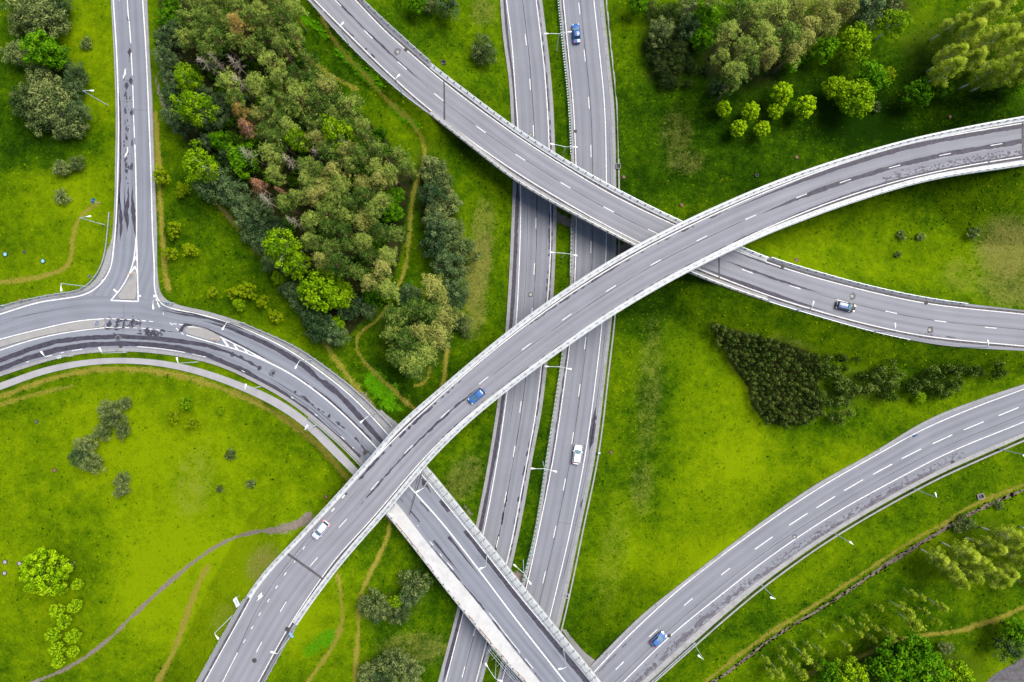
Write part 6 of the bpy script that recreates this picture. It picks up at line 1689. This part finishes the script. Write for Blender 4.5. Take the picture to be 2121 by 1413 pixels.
# --- corner groups and single trees
for k, x, y, r_, lab in [
    ('olive', 60, 5, 42, 'large olive willow at the top corner of the picture'), ('olive', 95, 38, 40, 'dark olive willow below the one in the top corner'), ('olive', 40, 45, 26, 'small olive willow at the edge of the corner group'), ('alder', 118, 8, 20, 'dark tree behind the corner willows'),
    ('maple', 78, 100, 36, 'bright green maple among the olive willows, main crown'), ('maple', 105, 112, 28, 'bright green maple crown leaning on the main one'), ('olive', 35, 112, 28, 'brownish willow left of the bright green maple'), ('olive', 118, 125, 24, 'brown-green willow touching the bright maple'), ('alder', 155, 150, 22, 'dark round tree below the bright maple, toward the lamp'), ('alder', 150, 180, 20, 'dark tree beside the lamp with a white plate'), ('olive', 85, 165, 32, 'olive willow directly under the bright maple'),
    ('olive', 55, 208, 36, 'large straw-tipped willow above the meadow'), ('olive', 100, 205, 40, 'largest olive willow of the group below the bright maple'), ('olive', 130, 240, 36, 'olive willow at the lower end of the group'), ('olive', 85, 245, 30, 'shaded willow at the meadow side of the group'), ('alder', 160, 228, 22, 'dark shrub at the road side of the willow group'), ('olive', 160, 262, 20, 'pale small willow, lowest of the group'), ('olive', 128, 272, 18, 'green-grey small willow next to the lowest one'),
    ('shrub', 178, 90, 13, 'single round shrub near the side road, above the lamp'), ('olive', 127, 348, 18, 'grey shrub pair in the upper meadow, bigger one'), ('olive', 158, 338, 16, 'grey shrub pair in the upper meadow, smaller one'), ('shrub', 126, 408, 16, 'flat grey shrub in the meadow above the worn curved track'),
    ('sapling', 332, 363, 18, 'yellow-green sapling right at the side road edge'), ('sapling', 378, 393, 15, 'faint yellow-green sapling below the birch toward the side road'), ('sapling', 360, 474, 16, 'yellow-green sapling alone in the meadow by the side road'), ('sapling', 392, 517, 15, 'light sapling, brighter of two below the lone sapling'), ('sapling', 352, 525, 15, 'dull sapling, duller of two below the lone sapling'), ('sapling', 439, 606, 11, 'small mustard sapling above the curved road'), ('sapling', 482, 606, 13, 'mustard sapling at the edge of the leafy group above the curved road'), ('sapling', 508, 602, 20, 'largest sapling of the group above the curved road'), ('lime', 494, 630, 13, 'fresh green sapling under the largest of its group'), ('sapling', 543, 625, 13, 'mustard sapling between the group and the wood track'), ('sapling', 571, 656, 15, 'mustard sapling nearest the curved road barrier'),
    ('maple', 862, 3, 20, 'bright maple at the top edge between the two overpass roads'), ('olive', 890, 8, 18, 'grey tree beside the bright maple at the top edge'), ('alder', 925, 8, 24, 'dark tree at the top edge left of the motorway'), ('olive', 1002, 105, 28, 'lone round olive shrub left of the motorway'),
    ('olive', 223, 850, 22, 'grey willow, upper one of the dark meadow group'), ('olive', 256, 836, 15, 'small grey willow at the top of the dark meadow group'), ('olive', 236, 868, 22, 'grey willow in the middle of the dark meadow group'), ('olive', 252, 893, 16, 'pale small willow at the side of the dark meadow group'), ('olive', 212, 895, 18, 'dark willow joining the two halves of the meadow group'), ('olive', 178, 920, 22, 'brownish willow in the lower half of the meadow group'), ('alder', 160, 945, 20, 'dark willow at the lower left of the meadow group'), ('olive', 187, 960, 23, 'tan willow, lowest of the dark meadow group'),
    ('olive', 252, 993, 16, 'single brown-topped shrub below the dark meadow group, upper half'), ('olive', 250, 1017, 15, 'single olive shrub below the dark meadow group, lower half'), ('shrub', 477, 942, 12, 'small dark shrub alone in the middle of the big meadow'), ('shrub', 455, 1013, 8, 'tiny shrub in the big meadow, left of another tiny one'), ('shrub', 519, 1003, 10, 'tiny shrub in the big meadow toward the high overpass'),
    ('lime', 383, 836, 15, 'lime sapling, top one of three below the footpath'), ('sapling', 358, 864, 14, 'yellow-green sapling, left one of three below the footpath'), ('sapling', 396, 877, 14, 'mustard sapling, lowest of three below the footpath'), ('lime', 457, 853, 7, 'small bright round bush right of the three saplings'),
    ('big_linden', 90, 1187, 50, 'largest round linden of the big meadow'), ('linden', 125, 1219, 15.5, 'small linden touching the largest one'), ('linden', 159, 1211, 13.1, 'small linden right of the one touching the largest'), ('linden', 117, 1266, 16.3, 'linden in the second row, left one'), ('linden', 154, 1256, 15.5, 'linden in the second row, right one'), ('linden', 132, 1289, 15.5, 'linden alone in the third row'), ('linden', 109, 1316, 16.3, 'linden in the fourth row, left one'), ('linden', 150, 1319, 16.3, 'linden in the fourth row, right one'), ('linden', 117, 1346, 16.3, 'linden in the fifth row, left one'), ('linden', 150, 1351, 13.1, 'linden in the fifth row, right one'), ('linden', 120, 1371, 14.7, 'lowest linden, above the dirt path'),
    ('olive', 861, 1210, 30, 'olive willow beside the bridge pavement'), ('olive', 768, 1252, 28, 'sandy willow between the two worn tracks and the bridge'), ('olive', 790, 1262, 22, 'willow overlapping the sandy one'), ('olive', 824, 1270, 26, 'tan willow below the little lime bush'), ('alder', 848, 1240, 20, 'dark willow between the tan one and the bridge'), ('alder', 778, 1280, 14, 'dark small willow under the sandy one'), ('lime', 818, 1248, 15, 'little lime green bush among the willows by the bridge'),
    ('olive', 765, 1400, 26, 'olive willow at the bottom edge, left one'), ('olive', 812, 1378, 32, 'tan willow at the bottom edge, tallest one'), ('olive', 848, 1390, 28, 'olive willow at the bottom edge beside the motorway'), ('alder', 790, 1412, 24, 'dark willow at the very bottom edge'),
    ('shrub', 1868, 487, 10, 'small dark shrub in the dry field, first of a pair'), ('shrub', 1908, 490, 9, 'small dark shrub in the dry field, second of a pair'), ('shrub', 2018, 482, 13, 'dark shrub alone in the dry field near the picture edge'), ('shrub', 1860, 527, 7, 'tiny dark shrub below the pair in the dry field'),
    ('maple', 1323, 2, 22, 'bright maple cut by the top edge beside the motorway'), ('maple', 1466, 25, 28, 'bright maple between the dark bushes and the tall pines, upper one'), ('maple', 1457, 75, 24, 'bright maple between the dark bushes and the tall pines, lower one'),
    ('linden', 1500, 225, 17, 'bright small linden, first of the loose group toward the motorway'), ('linden', 1556, 230, 20, 'bright small linden above the lowest two of the loose group'), ('linden', 1530, 265, 19, 'bright small linden, lowest left of the loose group'), ('linden', 1580, 267, 18, 'bright small linden, lowest right of the loose group'), ('linden', 1606, 230, 17, 'bright small linden under the tallest of the loose group'), ('linden', 1621, 193, 25, 'bright linden at the top of the loose group'), ('linden', 1667, 220, 25, 'bright linden standing apart toward the larger trio'), ('lime', 1735, 178, 24, 'bright linden, left one of the larger trio'), ('lime', 1780, 200, 35, 'biggest bright linden of the larger trio'), ('maple', 1810, 158, 32, 'darker green linden behind the biggest of the trio'), ('sapling', 1843, 150, 13, 'yellowish sapling at the tip of the linden trio'), ('shrub', 1815, 222, 11, 'low bush at the foot of the biggest linden'),
    ('maple', 1641, 128, 20, 'bright maple under the lower edge of the tall pines'), ('maple', 1670, 118, 14, 'small bright maple right of the one under the pines'), ('maple', 1712, 98, 26, 'bright maple in front of the tall pines'), ('lime', 1776, 85, 34, 'yellow-green maple at the end of the tall pine group'), ('green_birch', 1858, 45, 28, 'dim yellow-green tree at the top edge between pines and birches'), ('maple', 1575, 45, 10, 'small green bush seen between the tall pines'),
    ('alder', 1806, 10, 34, 'dark tree at the top edge behind the yellow-green maple'), ('olive', 1850, 8, 22, 'brown shrub at the top edge right of the dark tree'), ('maple', 1906, 190, 28, 'leafy bush at the foot of the first white birch'), ('maple', 1960, 182, 18, 'leafy bush between two white birches'), ('maple', 2105, 165, 26, 'leafy bush below the birches at the picture edge'),
    ('lime', 1908, 824, 11, 'single lime green sapling at the thicket edge'), ('rusty', 1700, 877, 0, None), ('shrub', 2002, 1084, 17, 'dark shrub by the ditch under the birches'), ('shrub', 1985, 1092, 12, 'darkest shrub by the ditch under the birches'), ('shrub', 2070, 1047, 10, 'small shrub by the ditch near the concrete pit'),
    ('maple', 1720, 1402, 28, 'mid-green bush at the bottom edge, first of the leafy row'), ('lime', 1768, 1402, 34, 'yellowish bush at the bottom edge of the leafy row'), ('maple', 1850, 1378, 40, 'bright maple in the leafy bottom row, left big crown'), ('maple', 1905, 1358, 40, 'bright maple in the leafy bottom row, highest crown'), ('maple', 1925, 1392, 40, 'bright maple in the leafy bottom row, lower big crown'), ('olive', 1962, 1343, 14, 'olive bush at the end of the leafy bottom row'), ('lime', 1985, 1404, 32, 'light maple at the bottom edge beside the car park grass'), ('maple', 2112, 1310, 26, 'bright tree at the picture edge above the car park'), ('alder', 2095, 1345, 26, 'dark tree right above the car park'), ('maple', 1885, 1412, 34, 'maple cut by the bottom edge under the leafy row')]:
    if lab: plant(k, x, y, r_, label=lab)
# tall pines near the top edge
cl = []
for k, x, y, r_ in [('pine', 1507, 68, 28), ('pine', 1540, 10, 30), ('pine', 1526, 143, 30), ('pine', 1545, 95, 26), ('pine', 1575, 62, 28), ('pine', 1519, 168, 22), ('pine', 1575, 15, 28), ('pine', 1614, 18, 34), ('pine_tan', 1650, 14, 30), ('pine_tan', 1705, 18, 30), ('pine_tan', 1722, 45, 28), ('pine_tan', 1756, 15, 26), ('pine', 1634, 64, 34), ('pine', 1603, 90, 30), ('pine_tan', 1650, 102, 30), ('pine_tan', 1594, 118, 22), ('pine_tan', 1688, 50, 30), ('pine', 1560, 130, 24), ('pine_tan', 1668, 75, 26), ('pine', 1500, 110, 20), ('pine', 1480, -12, 24)]:
    plant(k, x, y, r_, group='tall pines near the top edge', zs=rng.uniform(.9, 1.05)); cl.append(PLANTS[-1])
relate(cl, [('the two bright maples by the dark bushes', 1460, 50), ('the bright maple in front of the pines', 1712, 98), ('the bright maple under the pines', 1641, 128)], lambda it: 'tan-tipped tall pine' if it[1] == 'pine_tan' else 'olive tall pine')
cl = []
for k, x, y, r_ in [('olive', 1369, 65, 28), ('juniper', 1352, 20, 20), ('juniper', 1385, 25, 22), ('juniper', 1405, 72, 20), ('juniper', 1380, 96, 24), ('juniper', 1352, 92, 18), ('juniper', 1405, 105, 22), ('juniper', 1362, 118, 20), ('juniper', 1372, 140, 20), ('juniper', 1400, 135, 20), ('juniper', 1420, 120, 18), ('juniper', 1380, 165, 18), ('juniper', 1395, 172, 12), ('juniper', 1424, 173, 10), ('olive', 1426, 20, 26), ('alder', 1432, 52, 24), ('juniper', 1440, 92, 12), ('alder', 1480, 178, 14), ('alder', 1500, 182, 12), ('juniper', 1465, 140, 12), ('juniper', 1435, 140, 12)]:
    plant(k, x, y, r_, group='dark bushes beside the tall pines'); cl.append(PLANTS[-1])
relate(cl, [('the top maple beside the motorway', 1323, 2), ('the two bright maples by the pines', 1460, 50)], lambda it: {'juniper': 'almost black juniper bush', 'olive': 'olive bush among junipers', 'alder': 'dark green tree among junipers'}[it[1]])
# birches (measured at the foot of the trunk)
cl = []
for x, y, s in [(1904, 180, 1.0), (1918, 150, .9), (1950, 168, .95), (1985, 185, 1.0), (2009, 190, 1.05), (1945, 110, 1.0), (1985, 120, 1.0), (2028, 140, 1.05), (2045, 180, 1.0), (1960, 70, 1.0), (2000, 65, 1.0), (2040, 95, 1.05), (2075, 130, 1.0), (2090, 170, .95), (1925, 85, .85), (2080, 75, 1.05)]:
    plant('birch', x, y, scale=s, at_base=True, group='white-stemmed birches of the upper grove', zs=s * rng.uniform(.9, 1.0)); cl.append(PLANTS[-1])
relate(cl, [('the bush at the first birch foot', 1906, 190), ('the bush between two birches', 1960, 182), ('the bush below the edge birches', 2105, 165)], lambda it: 'tall white-stemmed birch')
cl = []
for x, y, s in [(1948, 1122, .9), (2028, 1091, 1.0), (1905, 1136, .72), (1922, 1150, .8), (1938, 1172, .8), (1998, 1112, .85), (1975, 1140, .85), (2003, 1170, .9), (2048, 1128, .9), (2072, 1108, .9), (2085, 1150, .9), (1960, 1160, .8), (2030, 1165, .8), (2090, 1195, .8), (2110, 1090, .9)]:
    plant('birch', x, y, scale=s * 1.0, at_base=True, group='white-stemmed birches of the lower grove', zs=s * .92); cl.append(PLANTS[-1])
relate(cl, [('the darkest shrub by the ditch', 1985, 1092), ('the young birch plantation', 1880, 1200), ('the worn trail below the grove', 2060, 1270)], lambda it: 'leaning white birch')
cl = []
_yb = [(835, 830, 910, 885), (750, 905, 870, 1005), (640, 920, 705, 970), (570, 980, 615, 1015), (470, 995, 515, 1035), (805, 985, 950, 1090), (635, 1045, 690, 1085), (710, 1070, 795, 1155), (520, 1080, 580, 1130), (400, 1050, 440, 1095), (450, 1150, 520, 1190), (305, 1085, 345, 1130), (220, 1160, 255, 1195), (165, 1190, 240, 1290), (270, 1175, 350, 1235), (70, 1180, 100, 1225), (990, 895, 1100, 960), (920, 860, 970, 900), (920, 940, 990, 990), (1000, 1010, 1060, 1055), (320, 1270, 375, 1330), (250, 1260, 310, 1330), (60, 1240, 90, 1310), (20, 1290, 60, 1390), (120, 1260, 200, 1390), (560, 1040, 600, 1060), (615, 1115, 680, 1165), (-20, 1310, 20, 1390), (-40, 1240, 0, 1300), (120, 1150, 150, 1180)]
for x0, y0, x1, y1 in _yb:
    X, Y = 1590 + x0 / 2.987, 940 + y0 / 2.987; X1, Y1 = 1590 + x1 / 2.987, 940 + y1 / 2.987
    ln = math.hypot(X1 - X, Y1 - Y); rad = math.hypot(X - CX, Y - CY); h = min(9.5, max(4.0, CAMH * ln / (rad + ln)))
    plant('young_birch', X, Y, scale=h / 7.0, at_base=True, group='young birch plantation', zs=1.0); cl.append(PLANTS[-1])
relate(cl, [('the leaning birch grove', 1945, 1190), ('the worn trail bend', 1800, 1350), ('the ditch', 1650, 1330), ('the yellowish bush at the bottom edge', 1768, 1402)], lambda it: 'thin young white birch')
# mountain pine thicket
TH1 = [(1472, 670), (1492, 668), (1512, 684), (1545, 686), (1600, 705), (1650, 722), (1690, 735), (1702, 755), (1690, 780), (1702, 820), (1705, 858), (1660, 882), (1620, 884), (1585, 878), (1556, 838), (1548, 800), (1520, 762), (1480, 712)]
n_t = 0
for iy in range(30):
    for ix in range(40):
        x = 1468 + ix * 11.2 + (iy % 2) * 5.6 + rng.normal(0, 1.7); y = 666 + iy * 9.9 + rng.normal(0, 1.7)
        if inside(np.array([x]), np.array([y]), TH1)[0]:
            n_t += 1; plant('thicket', x, y, rng.uniform(5.2, 7.4), label='small dark mountain pine in the dense triangular thicket', group='mountain pines of the dense thicket', zs=rng.uniform(1.2, 1.8))
for cx, cy, sx, sy, n in [(1730, 765, 22, 26, 10), (1740, 820, 26, 22, 8), (1780, 800, 26, 26, 8), (1838, 782, 24, 26, 13), (1850, 815, 22, 12, 4), (1890, 800, 16, 16, 4), (1925, 790, 22, 18, 9), (1945, 812, 18, 10, 4), (1965, 765, 12, 8, 2), (1985, 768, 14, 8, 3), (2010, 772, 16, 12, 5), (2066, 773, 12, 11, 4), (1985, 790, 8, 6, 1), (1725, 868, 18, 8, 3), (1770, 745, 24, 6, 2)]:
    got = []
    for _ in range(400):
        a = rng.normal(0, .55, 2); x, y = cx + a[0] * sx, cy + a[1] * sy
        if len(got) >= n or any(math.hypot(x - u, y - v) < 11 for u, v in got): continue
        got.append((x, y)); plant('thicket', x, y, rng.uniform(8.5, 12.5), label='small mountain pine in the loose strip trailing off the dense thicket', group='mountain pines of the loose strip', zs=rng.uniform(.9, 1.3))
# fallen brush near the big linden
plant('shrub', 146, 1172, 9, label='brown brush heap behind the largest round linden')

# --- grass tufts and weeds in the meadow: nobody could count them
def tufts(name, n, seed, size, lush_only=False):
    r = np.random.default_rng(seed)
    px = r.uniform(-60, 2180, n); py = r.uniform(-60, 1470, n)
    w = on_ground(px, py)
    i = np.clip(np.searchsorted(GX, w[:, 0]) - 1, 0, nx - 1); j = np.clip(np.searchsorted(GY, w[:, 1]) - 1, 0, ny - 1); k = i * ny + j
    ok = np.ones(n, bool)
    for rd, m_ in ((rA, .6), (rB, 1.1), (rN, .4), (rD, .4), (rU, .4), (rR, .6), (rS, .7), (rF, .3)):
        d, I = seg_dist(np.column_stack(to_plan(w[:, 0], w[:, 1], w[:, 2])), rd.p)
        ok &= d * 160 / FPX > np.interp(I, np.arange(len(rd.p)), rd.p[:, 3]) + m_ if rd is not rU else ok
    ok &= (trail[k] < .3) & (dirt[k] < .3) & (floor_[k] < .6)
    if lush_only: ok &= lush[k] > .4
    w = w[ok]; k = k[ok]; n = len(w)
    a = r.uniform(0, 6.28, n); h = size * r.uniform(.5, 1.5, n)
    u = np.column_stack([np.cos(a), np.sin(a), 0 * a]); v_ = np.column_stack([-np.sin(a), np.cos(a), 0 * a])
    vs = []; 
    for q, p_ in ((u, v_), (v_, u)):
        vs.append(np.stack([w - q * h[:, None] * .7, w + q * h[:, None] * .7, w + q * h[:, None] * .5 + p_ * h[:, None] * .8 + np.array([0, 0, 1]) * h[:, None] * .28, w - q * h[:, None] * .5 + p_ * h[:, None] * .8 + np.array([0, 0, 1]) * h[:, None] * .24], 1).reshape(-1, 3))
    V = np.vstack(vs); F = np.arange(len(V)).reshape(-1, 4)
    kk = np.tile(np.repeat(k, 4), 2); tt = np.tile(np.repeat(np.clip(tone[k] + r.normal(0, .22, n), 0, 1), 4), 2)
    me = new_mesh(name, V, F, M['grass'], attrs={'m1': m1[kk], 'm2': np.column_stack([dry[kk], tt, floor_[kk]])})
    props(put(name, me), kind='stuff')


tufts('grass', 30000, 3, .24)
tufts('weeds', 60000, 4, .42, True)

# ------------------------------------------------------------------ light and camera
EL, AZ = math.radians(58), math.radians(38)      # azimuth counter-clockwise from +X
w = bpy.data.worlds.new('World'); SC.world = w; w.use_nodes = True
nt = w.node_tree; bg = nt.nodes['Background']
sky = nt.nodes.new('ShaderNodeTexSky'); sky.sky_type = 'NISHITA'; sky.sun_disc = False
sky.sun_elevation = EL; sky.sun_rotation = math.radians(90) - AZ
sky.air_density = 1.0; sky.dust_density = 3.0; sky.ozone_density = 1.0
nt.links.new(sky.outputs[0], bg.inputs['Color']); bg.inputs['Strength'].default_value = 0.08
sl = bpy.data.lights.new('sun', 'SUN'); sl.energy = 2.6; sl.angle = math.radians(38); sl.color = (1.0, .955, .90)
so = bpy.data.objects.new('sun', sl); COL.objects.link(so)
so.rotation_euler = (math.pi / 2 - EL, 0, AZ + math.pi / 2)
cam = bpy.data.cameras.new('camera'); cam.sensor_width = 36.0; cam.sensor_fit = 'HORIZONTAL'; cam.lens = FPX * 36.0 / PW
cam.clip_start = 1.0; cam.clip_end = 6000
co = bpy.data.objects.new('camera', cam); COL.objects.link(co); co.location = (0, 0, CAMH); co.rotation_euler = (0, 0, 0)
SC.camera = co
SC.view_settings.view_transform = 'Standard'; SC.view_settings.look = 'None'; SC.view_settings.exposure = 1.08; SC.view_settings.gamma = 1.0
SC.cycles.max_bounces = 6; SC.cycles.diffuse_bounces = 3; SC.cycles.transparent_max_bounces = 4
